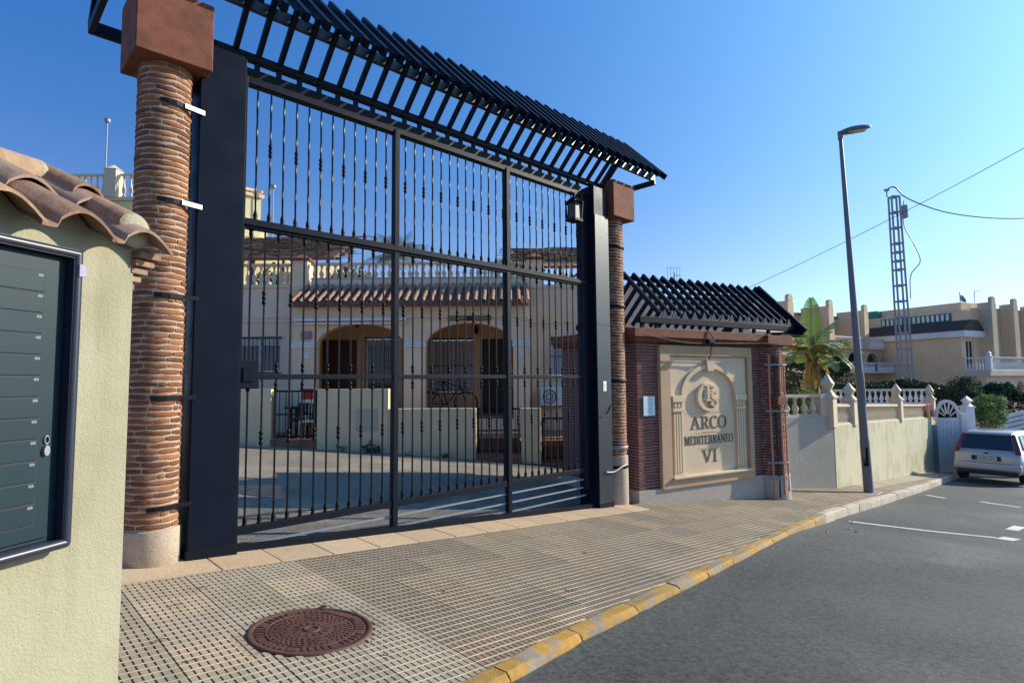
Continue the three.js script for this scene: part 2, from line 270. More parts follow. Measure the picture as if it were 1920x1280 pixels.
  for (let i = -8; i < 56; i++) for (let j = -1; j < 9; j++) {
    const x = 2.06 + i * S, z = 0.32 + j * S; if (x < -1.2) continue;
    if (j < 0 && (x < 6.6)) continue;
    const kz = q => kerbZ(q) + 5 - 0.121, cut = (q, w) => Math.min(kz(q) - w, Math.hypot(q - MAN[0], w - MAN[1]) - 0.33 > 0 ? 9 : -1), edge = (q, w) => kz(q) - w;
    if (edge(x, z) < 0 && edge(x + S, z) < 0) continue;
    if (x > 10.6 && z + S < 0.3) continue;
    const nearMan = Math.hypot(x + S / 2 - MAN[0], z + S / 2 - MAN[1]) < 0.65, whole = edge(x, z + S) > 0 && edge(x + S, z + S) > 0 && !nearMan;
    const rib = x < 15;
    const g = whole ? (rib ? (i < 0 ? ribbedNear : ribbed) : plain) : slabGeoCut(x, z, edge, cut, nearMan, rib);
    if (!g) continue;
    const me = part('slab', g, tones[Math.floor(r() * tones.length)], walk);
    if (whole) me.position.set(x, 0, z);
    me.position.y += (r() - 0.5) * 0.002;
  }
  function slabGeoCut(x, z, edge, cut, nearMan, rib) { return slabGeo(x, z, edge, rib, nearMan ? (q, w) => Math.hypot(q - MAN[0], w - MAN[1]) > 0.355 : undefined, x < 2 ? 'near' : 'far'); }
}
// threshold of pinkish stone slabs and border strip at the foot of the columns
const mThr = [[0.60, 0.415, 0.245], [0.56, 0.39, 0.24], [0.62, 0.45, 0.28]].map(c => mat(c, { roughness: 0.85, map: again(tSpeck, 0.9), bumpMap: bFine, bumpScale: 0.0015 }));
{
  const t = onPave('stone_threshold', 'row of pinkish stone slabs along the foot of the gate', 'threshold', 0, 0, { kind: 'structure' }); delete t.userData.category;
  let x = 1.52; const r = rng(5); while (x < 6.9) { const w = 0.42 + r() * 0.04; part('slab', new B().rbox(x + 0.004, -0.02, -0.32, x + w - 0.004, 0.006 + r() * 0.002, 0.315, 0.004), mThr[Math.floor(r() * 3)], t); x += w; }
  const e = onPave('kerb_strip', 'plain cement strip round the foot of the left brick column', null, 0, 0, { kind: 'structure' });
  part('strip', new B().box(-1.0, -0.02, -0.4, 1.515, 0.004, 0.315), mThr[2], e);
}
// kerb stones
{
  const y1 = noise2(256, 31, 6, 5, 0.6);
  const tYel = tex(256, i => { const k = sm(0.52, 0.68, y1[i]), d = 0.78 + 0.22 * nA[(i * 7) % 262144]; return [(0.86 - 0.14 * k) * d, (0.66 - 0.01 * k) * d, (0.29 + 0.27 * k) * d]; }, 0.7, true);
  const mYel = [[0.66, 0.66, 0.68], [0.58, 0.60, 0.62], [0.72, 0.70, 0.70]].map(c => mat(c, { roughness: 0.85, map: tYel, bumpMap: again(bFine, 0.5), bumpScale: 0.005 }));
  const k = thing('kerb', 'kerb of stone blocks, painted yellow before the gate', null, [0, 0, 0], { kind: 'structure' });
  const pts = []; let x = -1.2, r = rng(77); while (x < 30) { pts.push(x); x += x < 10 ? 0.62 + r() * 0.12 : 0.72; }
  const curveX = pts;
  for (let i = 0; i < curveX.length - 1; i++) {
    const a = curveX[i], b = curveX[i + 1], gap = 0.006, N = 5, pos = [], idx = [];
    const dz = (kerbZ(b) - kerbZ(a)) / (b - a), n = V(-dz, 0, 1).normalize(), lift = (r() - 0.5) * 0.012, H = kerbH((a + b) / 2);
    const prof = [[0.004, -0.3], [0.0, -0.045], [-0.012, -0.014], [-0.03, 0.0], [-0.115, 0.004], [-0.13, -0.006], [-0.13, -0.3]];
    for (let s = 0; s <= N; s++) { const q = a + gap + (b - a - 2 * gap) * s / N, zc = kerbZ(q), end = s === 0 || s === N ? 0.006 : 0;
      prof.forEach(([o, h], m) => { const j = m > 0 && m < 5 ? (r() - 0.5) * 0.009 : 0, oo = o - (m < 4 ? end : 0) + (m < 4 ? j : 0); pos.push(q + n.x * oo, gy(q, zc) + h + lift + j * 0.6 - (m > 1 && m < 6 ? end : 0), zc + n.z * oo); }); }
    const P7 = prof.length; for (let s = 0; s < N; s++) for (let m = 0; m < P7 - 1; m++) { const c = s * P7 + m; idx.push(c, c + P7, c + 1, c + 1, c + P7, c + P7 + 1); }
    for (let m = 1; m < P7 - 1; m++) { idx.push(0, m, m + 1); const c = N * P7; idx.push(c, c + m + 1, c + m); }
    let g = new THREE.BufferGeometry(); g.setAttribute('position', new THREE.Float32BufferAttribute(pos, 3)); g.setIndex(idx); g = toCreasedNormals(g, 0.5);
    part('kerb_stone', new B().add(g), a < 9.3 ? mYel[i % 3] : P.kerb, k);
  }
}
// manhole cover
{
  const t = onPave('manhole_cover', 'round rust brown cast iron manhole cover in the pavement', 'manhole cover', ...MAN);
  t.position.addScaledVector(SN, 0.006); const [mx, mz] = MAN, ring = new B();
  ring.lathe([[0.312, -0.012], [0.312, 0.002], [0.335, 0.003], [0.345, -0.002], [0.345, -0.02]], mx, 0, mz, 64);
  part('frame', ring, P.iron, t);
  const c = new B().lathe([[0, -0.002], [0.308, -0.002], [0.308, -0.02]], mx, 0, mz, 64), r = rng(3);
  const blk = (rad, ang, w, l, h = 0.0045) => c.add(new THREE.BoxGeometry(l, h, w), M4().makeRotationY(-ang).setPosition(mx + rad * Math.cos(ang), -0.002 + h / 2, mz + rad * Math.sin(ang)));
  for (let i = 0; i < 24; i++) { const a = i / 24 * 6.283; if (i % 3 === 0) blk(0.283, a, 0.055, 0.04); else { blk(0.275, a - 0.06, 0.016, 0.045); blk(0.275, a + 0.06, 0.016, 0.045); } }
  c.lathe([[0.244, -0.002], [0.244, 0.002], [0.25, 0.002], [0.25, -0.002]], mx, 0, mz, 64);
  for (const [rad, n] of [[0.222, 44], [0.195, 38], [0.168, 34], [0.14, 28]]) for (let i = 0; i < n; i++) { const a = (i + r() * 0.4) / n * 6.283; if (Math.abs(Math.sin(a * 2)) > 0.3) blk(rad, a, 0.012, 0.014); else if (i % 2) blk(rad, a, 0.02, 0.008); }
  for (let i = 0; i < 14; i++) blk(0.085, i / 14 * 6.283, 0.008, 0.03);
  c.lathe([[0.032, -0.002], [0.034, 0.004], [0.042, 0.004], [0.046, -0.002]], mx, 0, mz, 24);
  part('lid', c, P.iron, t);
  const h = new B(); const a = -0.95; h.add(new THREE.BoxGeometry(0.07, 0.006, 0.035), M4().makeRotationY(0.6).setPosition(mx + 0.35 * Math.cos(a), 0.001, mz + 0.35 * Math.sin(a)));
  part('hinge', h, mat([0.02, 0.012, 0.01], { roughness: 0.8 }), t);
}
/* ---------- brick columns ---------- */
const brickMats = [[0.27, 0.10, 0.040], [0.22, 0.08, 0.036], [0.32, 0.125, 0.05], [0.17, 0.064, 0.033], [0.35, 0.145, 0.06], [0.24, 0.09, 0.04]].map(c => mat(c, { roughness: 0.9, map: tRough, bumpMap: again(bFine, 0.35), bumpScale: 0.003 }));
const redMats = [[0.20, 0.06, 0.042], [0.17, 0.05, 0.038], [0.24, 0.08, 0.052], [0.14, 0.05, 0.042], [0.22, 0.075, 0.055]].map(c => mat(c, { roughness: 0.9, map: tRough, bumpMap: again(bFine, 0.35), bumpScale: 0.003 }));
const RB = rng(11);
function arcBrick(cx, cz, r0, r1, a0, a1, y0, y1, wav) { // a hand-made brick bent round a column
  const N = 4, prof = [[r0, y0], [r1 - 0.005, y0], [r1, y0 + 0.007], [r1, y1 - 0.007], [r1 - 0.005, y1], [r0, y1]], pos = [], idx = [], P6 = prof.length;
  for (let s = 0; s <= N; s++) { const a = a0 + (a1 - a0) * s / N, end = s === 0 || s === N, sh = end ? 0.003 : 0, w = wav(a), pin = end ? 0.0035 : 0;
    for (let k = 0; k < P6; k++) { const [r, y] = prof[k]; const rr = k > 0 && k < 5 ? r - sh + RB() * 0.003 : r; pos.push(cx + rr * Math.cos(a), y + w + (k < 3 ? pin : -pin), cz + rr * Math.sin(a)); } }
  for (let s = 0; s < N; s++) for (let k = 0; k < P6 - 1; k++) { const c = s * P6 + k; idx.push(c, c + 1, c + P6, c + 1, c + P6 + 1, c + P6); }
  for (let k = 1; k < P6 - 1; k++) { idx.push(0, k + 1, k); const c = N * P6; idx.push(c, c + k, c + k + 1); }
  let g = new THREE.BufferGeometry(); g.setAttribute('position', new THREE.Float32BufferAttribute(pos, 3)); g.setIndex(idx); return toCreasedNormals(g, 0.7);
}
function brickRound(parent, cx, cz, R, y0, y1, mats, seen, most = 300, from = 0, to = 2 * Math.PI) { // courses of bricks round a shaft; those `seen` first become parts, the rest one part
  const list = [], rows = Math.round((y1 - y0) / 0.0462), H = (y1 - y0) / rows, full = to - from > 6;
  for (let i = 0; i < rows; i++) { let a = from + (full ? RB() * 2 : -0.2 * (i % 2)), end = full ? a + 2 * Math.PI : to, ph = RB() * 6.28, ph2 = RB() * 6.28;
    const wav = q => 0.0022 * Math.sin(2 * q + ph) + 0.0018 * Math.sin(6 * q + ph2), th = 0.0042 + RB() * 0.002;
    while (a < end - 0.05) { let da = (0.14 + RB() * 0.13) / R; if (a + da > end - 0.28) da = end - a; list.push([a, a + da, y0 + i * H + th, y0 + (i + 1) * H - th - RB() * 0.003, wav]); a += da; } }
  const score = q => -Math.cos((q[0] + q[1]) / 2 - seen); list.sort((p, q) => score(p) - score(q));
  const rest = new B(), g = 0.0065 / R;
  list.forEach((q, i) => { const geo = arcBrick(cx, cz, R - 0.02, R + RB() * 0.004, q[0] + g, q[1] - g, q[2], q[3], q[4]);
    if (i < most) part('brick', new B().add(geo), mats[Math.floor(RB() * mats.length)], parent); else rest.add(geo); });
  if (rest.g.length) part('brickwork', rest, mats[0], parent, { kind: 'stuff' });
}
function column(label, x, z, yBase, yTop, R, capW, mats) {
  const yg = gy(x, z), t = thing('brick_column', label, 'column', [x, yg, z], { group: 'round brick gate columns' });
  part('base', new B().lathe([[0, yg - 0.1], [R + 0.012, yg - 0.1], [R + 0.012, yBase - 0.006], [R + 0.004, yBase], [0, yBase]], x, 0, z, 40), P.granite, t);
  const sh = part('shaft', new B().lathe([[0, yBase], [R - 0.0055, yBase], [R - 0.0055, yTop], [0, yTop]], x, 0, z, 40), P.mortar, t);
  brickRound(sh, x, z, R, yBase + 0.004, yTop, mats, Math.atan2(-z, -x));
  const c = capW / 2; part('capital', new B().rbox(x - c, yTop, z - c, x + c, yTop + 0.55, z + c, 0.012), P.capstone, t);
  return t;
}
const CL = [1.15, -5.18], CR = [7.2, -5.25];
const colL = column('nearer of the two round brick gate columns, beside the cream mailbox wall', ...CL, 0.52, 4.11, 0.192, 0.54, brickMats);
const colR = column('farther round brick gate column, between the gate and the carved sign', ...CR, 0.5, 4.04, 0.185, 0.54, brickMats);
// straps tying the columns to the posts
for (const [y, m] of [[3.80, P.steel], [3.02, P.steel], [2.28, P.blackSat], [1.50, P.blackSat], [0.68, P.blackSat]]) {
  const b = new B(), a0 = 1.95, pts = []; for (let k = 0; k <= 4; k++) { const a = a0 - k * 0.27; pts.push(V(CL[0] + 0.205 * Math.cos(a), y, CL[1] + 0.205 * Math.sin(a))); } pts.push(V(1.40, y + 0.0, -5.04));
  for (let k = 0; k < pts.length - 1; k++) b.bar(pts[k], pts[k + 1], 0.008, 0.034);
  const s = part('strap', b, P.blackSat, colL);
  if (m === P.steel) part('shiny_end', new B().bar(V(1.245, y, -4.988), V(1.40, y, -5.03), 0.012, 0.036), P.steel, s, { label: 'shiny strap end made bright where the sun strikes it' });  // sun glint on the upper straps put in as a brighter end
}
for (const y of [3.62, 2.72, 1.6, 0.62, 0.34]) part('strap', new B().lathe([[0.186, y - 0.02], [0.203, y - 0.02], [0.203, y + 0.02], [0.186, y + 0.02]], CR[0], 0, CR[1], 32), y === 0.62 ? P.galv : P.blackSat, colR);

/* ---------- steel gate posts ---------- */
function post(label, x0, x1, z0, z1, yTop, plateTop) {
  const g = gy(x0, -5), t = thing('gate_post', label, 'gate post', [(x0 + x1) / 2, g, (z0 + z1) / 2], { group: 'steel box posts of the gate' });
  part('post_box', new B().rbox(x0, g - 0.1, z0, x1, yTop, z1 - 0.012, 0.006), P.black, t);
  part('front_plate', new B().rbox(x0 + 0.004, g - 0.1, z1 - 0.0115, x1 + 0.02, plateTop, z1, 0.003), x0 > 3 ? P.blackGloss : P.black, t);
  part('weld_seam', new B().box(x0 + 0.006, 2.40, z1, x1 + 0.018, 2.406, z1 + 0.0018), P.blackSat, t); part('foot_plate', new B().rbox(x0 - 0.012, g - 0.06, z1 - 0.2, x1 + 0.032, g + 0.075, z1 + 0.010, 0.004), P.blackSat, t);
  return t;
}
const postL = post('tall navy black steel post at the left end of the gate', 1.37, 1.71, -5.12 - 0.3, -5.05, 4.42, 4.40);
const postR = post('navy black steel post at the right end of the gate, with a small white notice', 6.56, 6.86, -5.4, -5.05, 4.42, 4.0);
{
  const c = document.createElement('canvas'); c.width = 48; c.height = 96; const k = c.getContext('2d'); k.fillStyle = '#eceae4'; k.fillRect(0, 0, 48, 96); k.fillStyle = '#333'; k.fillRect(18, 20, 12, 40); k.fillRect(12, 66, 24, 4); k.fillRect(12, 76, 24, 4);
  const t = new THREE.CanvasTexture(c); t.colorSpace = THREE.SRGBColorSpace;
  const g = new THREE.PlaneGeometry(0.07, 0.14); g.translate(6.72, 1.53, -5.044); g.translate(...postR.off.clone().negate().toArray()); part('notice', g, new THREE.MeshStandardMaterial({ map: t, roughness: 0.6 }), postR, { label: 'small white notice' });
  part('cable', new B().tube([V(6.86, 1.25, -5.043), V(6.80, 1.17, -5.036), V(6.72, 1.12, -5.036), V(6.60, 1.10, -5.04)], 0.008), P.cable, postR);
  part('band', new B().tube([V(6.70, 0.32, -5.03), V(6.86, 0.31, -5.02), V(7.05, 0.36, -5.02), V(7.2, 0.38, -5.035)], 0.012, 20), P.galv, postR);
}

/* ---------- the gate itself ---------- */
const GZ = -5.2;
{
  const t = thing('iron_gate', 'tall black wrought iron gate with twisted bars across the driveway', 'gate', [4.1, gy(4.1, GZ), GZ]);
  const rail = (n, y0, y1, x0 = 1.74, x1 = 6.42, d = 0.05) => part(n, new B().rbox(x0, y0, GZ - d / 2, x1, y1, GZ + d / 2, 0.005), P.blackSat, t);
  const tr = rail('top_rail', 4.26, 4.40), mr = rail('middle_rail', 2.955, 3.045, 1.74, 6.5, 0.065); rail('lock_rail', 1.64, 1.685); const br = rail('bottom_rail', 0.335, 0.40);
  part('moulding', new B().rbox(1.74, 2.98, GZ + 0.033, 6.5, 3.02, GZ + 0.05, 0.006), P.blackSat, mr);
  for (const x of [3.325, 4.955]) part('upright', new B().rbox(x - 0.03, gy(x, GZ) + 0.0, GZ - 0.034, x + 0.03, 4.30, GZ + 0.036, 0.005), P.blackSat, t);
  part('stile', new B().rbox(1.735, 0.24, GZ - 0.035, 1.785, 4.32, GZ + 0.035, 0.006), P.blackSat, t);
  part('stile', new B().rbox(6.40, 0.1, GZ - 0.04, 6.52, 4.32, GZ + 0.03, 0.006), P.black, t);
  // low wedge under the gate: thin rails that run out into the sloping ground
  for (const y of [0.24, 0.13, 0.02]) { const x0 = Math.max(1.8, (0.345 - y + 0.02) / 0.078); part('low_rail', new B().box(x0, y - 0.008, GZ - 0.02, 6.45, y + 0.008, GZ + 0.0), P.galv, t); }
  part('sill', new B().bar(V(1.7, gy(1.7, GZ) + 0.03, GZ + 0.07), V(6.5, gy(6.5, GZ) + 0.03, GZ + 0.07), 0.05, 0.06), P.blackSat, t);
  part('sill_angle', new B().bar(V(1.7, gy(1.7, GZ) + 0.012, GZ - 0.12), V(6.5, gy(6.5, GZ) + 0.012, GZ - 0.12), 0.05, 0.025), P.blackSat, t);
  const lock = part('lock_box', new B().rbox(1.735, 1.56, GZ - 0.045, 1.93, 1.80, GZ + 0.045, 0.008), P.blackSat, t); part('keyhole', new B().rbox(1.79, 1.62, GZ + 0.046, 1.88, 1.74, GZ + 0.055, 0.004), P.black, lock);
  // twisted bars
  function rod(b, y0, y1, r = 0.0068, tw = 6) { const L = y1 - y0, n = Math.max(6, Math.round(L / 0.04)), g = new THREE.BoxGeometry(2 * r, L, 2 * r, 1, n, 1), p = g.attributes.position; for (let i = 0; i < p.count; i++) { const y = p.getY(i) + L / 2, a = tw ? tw * Math.max(0, Math.min(L - 0.16, y - 0.08)) / 1 : 0, c = Math.cos(a), s = Math.sin(a), x = p.getX(i), z = p.getZ(i); p.setXYZ(i, x * c - z * s, y0 + y, x * s + z * c); } g.computeVertexNormals(); return b.add(g); }
  const knot = (b, y, n = 3) => { for (let k = 0; k < n; k++) { const c = y + (k - (n - 1) / 2) * 0.042; b.lathe([[0.007, c - 0.023], [0.014, c - 0.016], [0.019, c], [0.014, c + 0.016], [0.007, c + 0.023]], 0, 0, 0, 9); } return b; };
  const cup = (b, y, s = 1) => b.lathe(s > 0 ? [[0.021, y], [0.021, y + 0.012], [0.014, y + 0.02], [0.020, y + 0.034], [0.018, y + 0.05], [0.009, y + 0.085]] : [[0.009, y - 0.085], [0.018, y - 0.05], [0.020, y - 0.034], [0.014, y - 0.02], [0.021, y - 0.012], [0.021, y]], 0, 0, 0, 9);
  const U0 = cup(rod(new B(), 3.04, 4.29), 3.045), U1 = knot(cup(rod(new B(), 3.04, 4.29), 3.045), 3.70);
  const L0 = cup(knot(rod(new B(), 0.39, 2.96, 0.0066, 0), 2.36), 0.40).lathe([], 0, 0, 0) ;
  const L1 = cup(cup(knot(knot(rod(new B(), 0.39, 2.96, 0.0066, 0), 1.745, 2), 1.575, 2), 2.955, -1), 0.40);
  knot(L0, 1.13);
  for (const q of [U0, U1, L0, L1]) q.g = q.g.filter(h => h.attributes.position.count > 8);
  const geo = [U0, U1, L0, L1].map(q => q.geo());
  const barAt = (g, x) => { const me = part('bar', g, P.bar, t); me.position.set(x - t.off.x, -t.off.y, 0); };
  for (let k = 0; k < 38; k++) {
    const xu = 1.88 + 0.1205 * k, xl = 1.85 + 0.1215 * k, clear = x => [3.325, 4.955].every(u => Math.abs(x - u) > 0.045);
    if (xu < 6.37 && clear(xu)) barAt(geo[k % 2], xu);
    if (xl < 6.37 && clear(xl)) barAt(geo[2 + (k + 1) % 2], xl);
  }
}
// lantern hung in the upper right corner of the gate
{
  const x = 6.19, y = 3.98, z = -5.12, t = thing('lantern', 'small black box lantern hanging at the top right corner of the gate', 'lantern', [x, y, z]);
  const b = new B(); for (const [a, c] of [[-1, -1], [1, -1], [1, 1], [-1, 1]]) b.bar(V(x + a * 0.07, y - 0.12, z + c * 0.07), V(x + a * 0.085, y + 0.12, z + c * 0.085), 0.014, 0.014, V(1, 0, 0));
  b.box(x - 0.085, y - 0.15, z - 0.085, x + 0.085, y - 0.12, z + 0.085).lathe([[0.14, y + 0.11], [0.05, y + 0.19], [0.02, y + 0.2], [0.02, y + 0.26]], x, 0, z, 8).box(x - 0.095, y + 0.115, z - 0.095, x + 0.095, y + 0.13, z + 0.095);
  b.bar(V(x, y + 0.25, z), V(x, y + 0.3, z - 0.08), 0.02, 0.02, V(1, 0, 0));
  part('frame', b, P.blackSat, t);
  part('glass', new B().box(x - 0.066, y - 0.118, z - 0.066, x + 0.066, y + 0.118, z + 0.066), new THREE.MeshPhysicalMaterial({ color: col(0.06, 0.045, 0.035), roughness: 0.4, transmission: 0.2 }), t);
}

/* ---------- slatted canopy over the gate ---------- */
{
  const t = thing('gate_canopy', 'black steel slatted pitched canopy over the gate, resting on both columns', 'canopy', [4.4, 4.47, -5.3]);
  const X0 = 0.75, X1 = 8.0, EV = -4.93, RG = -5.5, BK = -6.15;
  const beam = part('beam', new B().rbox(CL[0], 4.47, GZ - 0.04, X1 - 0.8, 4.535, GZ + 0.035, 0.005), P.blackSat, t);
  part('eave_beam', new B().rbox(X0, 4.785, EV - 0.045, X1, 4.895, EV, 0.006), P.blackGloss, t);
  part('back_beam', new B().rbox(X0, 4.72, BK - 0.03, X1, 4.83, BK + 0.03, 0.006), P.black, t);
  part('ridge_beam', new B().rbox(X0, 5.42, RG - 0.025, X1, 5.50, RG + 0.02, 0.006), P.blackSat, t);
  for (const x of [X0 + 0.02, X1 - 0.04]) part('end_chord', new B().rbox(x - 0.025, 4.72, BK, x + 0.025, 4.80, EV + 0.02, 0.006), P.black, t);
  for (const x of [X0 + 0.02, X1 - 0.04]) part('end_strut', new B().bar(V(x, 4.79, BK), V(x, 5.46, RG), 0.05, 0.07), P.black, t);
  const strut = new B().bar(V(0, 4.49, GZ - 0.01), V(0, 4.885, EV + 0.118), 0.042, 0.045).geo(), link = new B().box(-0.02, 4.401, GZ - 0.018, 0.02, 4.469, GZ + 0.018).geo();
  const rf = new B().bar(V(0, 4.80, -4.74), V(0, 5.57, RG - 0.02), 0.045, 0.085).geo();
  const at = (g, n, x, m = P.blackSat) => { const me = part(n, g, m, t); me.position.set(x - t.off.x, -t.off.y, -t.off.z); };
  for (let k = -5; k < 33; k++) { const x = 1.672 + 0.1955 * k;
    if (x > 1.5 && x < 7.0) { at(strut, 'strut', x); if (x > 1.8 && x < 6.5) at(link, 'link', x); }
    if (x > X0 - 0.05 && x < X1 + 0.03) at(rf, 'rafter', x + 0.06, P.black); }
}
/* ---------- gatehouse with the carved sign ---------- */
const GH = { at: V(7.6, 0, -5.1), turn: -Math.atan2(0.24, 0.971) };
const serif = await new FontLoader().loadAsync('fonts/droid/droid_serif_bold.typeface.json');
const serifR = await new FontLoader().loadAsync('fonts/droid/droid_serif_regular.typeface.json');
const sans = await new FontLoader().loadAsync('fonts/droid/droid_sans_bold.typeface.json');
function text(s, font, size, depth, w) { const g = new TextGeometry(s, { font, size, depth, curveSegments: 5, bevelEnabled: false }); g.computeBoundingBox(); const b = g.boundingBox; g.translate(-(b.min.x + b.max.x) / 2, -(b.min.y), 0); if (w) g.scale(w / (b.max.x - b.min.x), 1, 1); return g; }
function flatBrick(x0, x1, y0, y1, z, d, axis = 'x') { // one brick on a wall face, worn edges
  const j = () => (RB() - 0.5) * 0.004, e = 0.005, zz = z + d + RB() * 0.004; const pos = [], T = [[x0 + e + j(), y0 + e + j()], [x1 - e + j(), y0 + e + j()], [x1 - e + j(), y1 - e + j()], [x0 + e + j(), y1 - e + j()]], L = [[x0, y0], [x1, y0], [x1, y1], [x0, y1]];
  const P3 = (q, w) => axis === 'x' ? [q[0], q[1], w] : [-w, q[1], q[0]];
  const quad = (a, b, c, dd) => { for (const q of [a, b, c, a, c, dd]) pos.push(...q); };
  quad(...T.map(q => P3(q, zz))); for (let k = 0; k < 4; k++) { const m = (k + 1) % 4; quad(P3(L[k], z), P3(L[m], z), P3(T[m], zz), P3(T[k], zz)); }
  const g = new THREE.BufferGeometry(); g.setAttribute('position', new THREE.Float32BufferAttribute(pos, 3)); g.computeVertexNormals(); return g;
}
function brickFlat(parent, x0, x1, y0, y1, z, mats, o = {}) {
  const rows = Math.round((y1 - y0) / 0.0465), H = (y1 - y0) / rows, rest = new B();
  for (let i = 0; i < rows; i++) { let x = x0, first = true; while (x < x1 - 0.03) { let w = 0.17 + RB() * 0.06; if (first && i % 2) w *= 0.5; first = false; if (x + w > x1 - 0.05) w = x1 - x; const g = flatBrick(x + 0.006, x + w - 0.006, y0 + i * H + 0.006 + (RB() - 0.5) * 0.003, y0 + (i + 1) * H - 0.006, z, 0.009, o.axis); if (o.stuff) rest.add(g); else part('brick', new B().add(g), mats[Math.floor(RB() * mats.length)], parent); x += w; } }
  if (rest.g.length) part('brickwork', rest, mats[0], parent, { kind: 'stuff' });
}
const house = thing('gatehouse', 'low red brick gatehouse with terracotta cornice beside the gate', 'gatehouse', [1.7, -0.3, -0.6], { frame: GH });
{
  const YB = -0.07, YT = 2.21, RC = 0.29, UC = 3.2;
  const body = part('wall', new B().box(0.02, YB, -2.0, 3.2, YT, -0.012), P.mortarGrey, house);
  brickFlat(body, 0.0, 0.44, YB, YT, -0.012, redMats); brickFlat(body, 2.63, 2.95, YB, YT, -0.012, redMats);
  brickFlat(body, 0.44, 2.63, 2.165, YT, -0.012, redMats, { stuff: true }); brickFlat(body, -2.0, -0.012, YB, YT, -0.02, redMats, { axis: 'z', stuff: true });
  const cc = part('corner_column', new B().lathe([[0, YB], [RC - 0.006, YB], [RC - 0.006, YT], [0, YT]], UC, 0, -0.08, 40), P.mortarGrey, house);
  brickRound(cc, UC, -0.08, RC, YB, YT, redMats, Math.atan2(7, -6), 200);
  part('side_wall', new B().box(3.2, YB, -2.0, 3.40, YT, -0.2), P.mortarGrey, house);
  const base = new B().box(-0.03, -1.1, -2.02, 3.2, YB - 0.003, 0.035); base.lathe([[0, -1.1], [RC + 0.05, -1.1], [RC + 0.05, YB - 0.008], [RC + 0.03, YB - 0.002], [0, YB - 0.002]], UC, 0, -0.08, 40);
  part('stone_base', base, P.graniteGrey, house);
  const cor = new B().rbox(-0.12, YT + 0.002, -2.1, 3.02, YT + 0.06, 0.11, 0.008).rbox(-0.17, YT + 0.06, -2.15, 3.06, YT + 0.2, 0.17, 0.012);
  cor.rbox(2.86, YT + 0.002, -2.1, 3.56, YT + 0.18, 0.24, 0.012);
  part('cornice', cor, P.capstone, house);
  // pipes and cables strapped to the corner
  const pv = (a, r) => [UC + r * Math.cos(a), -0.08 + r * Math.sin(a)];
  [2.35, 2.05, 1.75, 1.35].forEach((a, k) => { const [x, z] = pv(a, RC + 0.03); part('pipe', new B().tube([V(x, -0.5 + k * 0.05, z + 0.02), V(x + 0.005, 0.4, z), V(x - 0.004, 1.3, z), V(x + 0.003, 2.05, z)], k % 2 ? 0.016 : 0.021, 24, 8), k === 1 ? P.cable : P.conduit, house); });
  for (const y of [1.87, 1.05, 0.15, -0.12]) { const b = new B(); for (let k = 0; k < 6; k++) { const [x, z] = pv(2.6 - k * 0.25, RC + 0.056), [x2, z2] = pv(2.35 - k * 0.25, RC + 0.056); b.bar(V(x, y, z), V(x2, y, z2), 0.006, 0.03); } part('pipe_clamp', b, P.galv, house); }
  part('junction_box', new B().rbox(UC - 0.2, 1.15, RC - 0.12, UC + 0.05, 1.3, RC + 0.0, 0.01), P.capstone, house);
  part('overhead_cable', new B().tube([V(0.02, 2.3, 0.19), V(0.9, 2.2, 0.19), V(1.9, 2.215, 0.19), V(2.6, 2.235, 0.2), V(3.1, 2.24, 0.27)], 0.009, 40), P.cable, house);
  part('spot_bracket', new B().tube([V(1.42, 2.42, 0.18), V(1.52, 2.26, 0.2), V(1.50, 2.12, 0.15), V(1.53, 2.02, 0.12), V(1.50, 1.95, 0.1)], 0.009, 24), P.cable, house);
  part('spot_lamp', new B().rbox(1.36, 2.20, 0.17, 1.5, 2.26, 0.25, 0.01), P.blackSat, house);
}
{ // small notice on the bricks
  const t = thing('notice_plate', 'small pale green notice plate on the brick left of the sign', 'notice', [0.235, 1.06, 0.004], { frame: GH });
  const c = document.createElement('canvas'); c.width = 96; c.height = 128; const k = c.getContext('2d'); k.fillStyle = '#cfe6e4'; k.fillRect(0, 0, 96, 128); k.strokeStyle = '#6fb5ae'; k.lineWidth = 3; k.strokeRect(28, 30, 40, 34); k.beginPath(); k.arc(48, 47, 11, 0, 7); k.stroke(); k.fillStyle = '#6fa8a4'; for (let i = 0; i < 5; i++) k.fillRect(16, 76 + i * 9, 64 - (i % 3) * 10, 3); k.fillRect(30, 14, 36, 5);
  const tx = new THREE.CanvasTexture(c); tx.colorSpace = THREE.SRGBColorSpace;
  part('plate', new B().rbox(0.115, 1.06, 0.003, 0.355, 1.36, 0.014, 0.003), P.white, t);
  const g = new THREE.PlaneGeometry(0.23, 0.29); g.translate(0.235, 1.21, 0.0155).translate(...t.off.clone().negate().toArray()); part('print', g, new THREE.MeshStandardMaterial({ map: tx, roughness: 0.3 }), t);
}
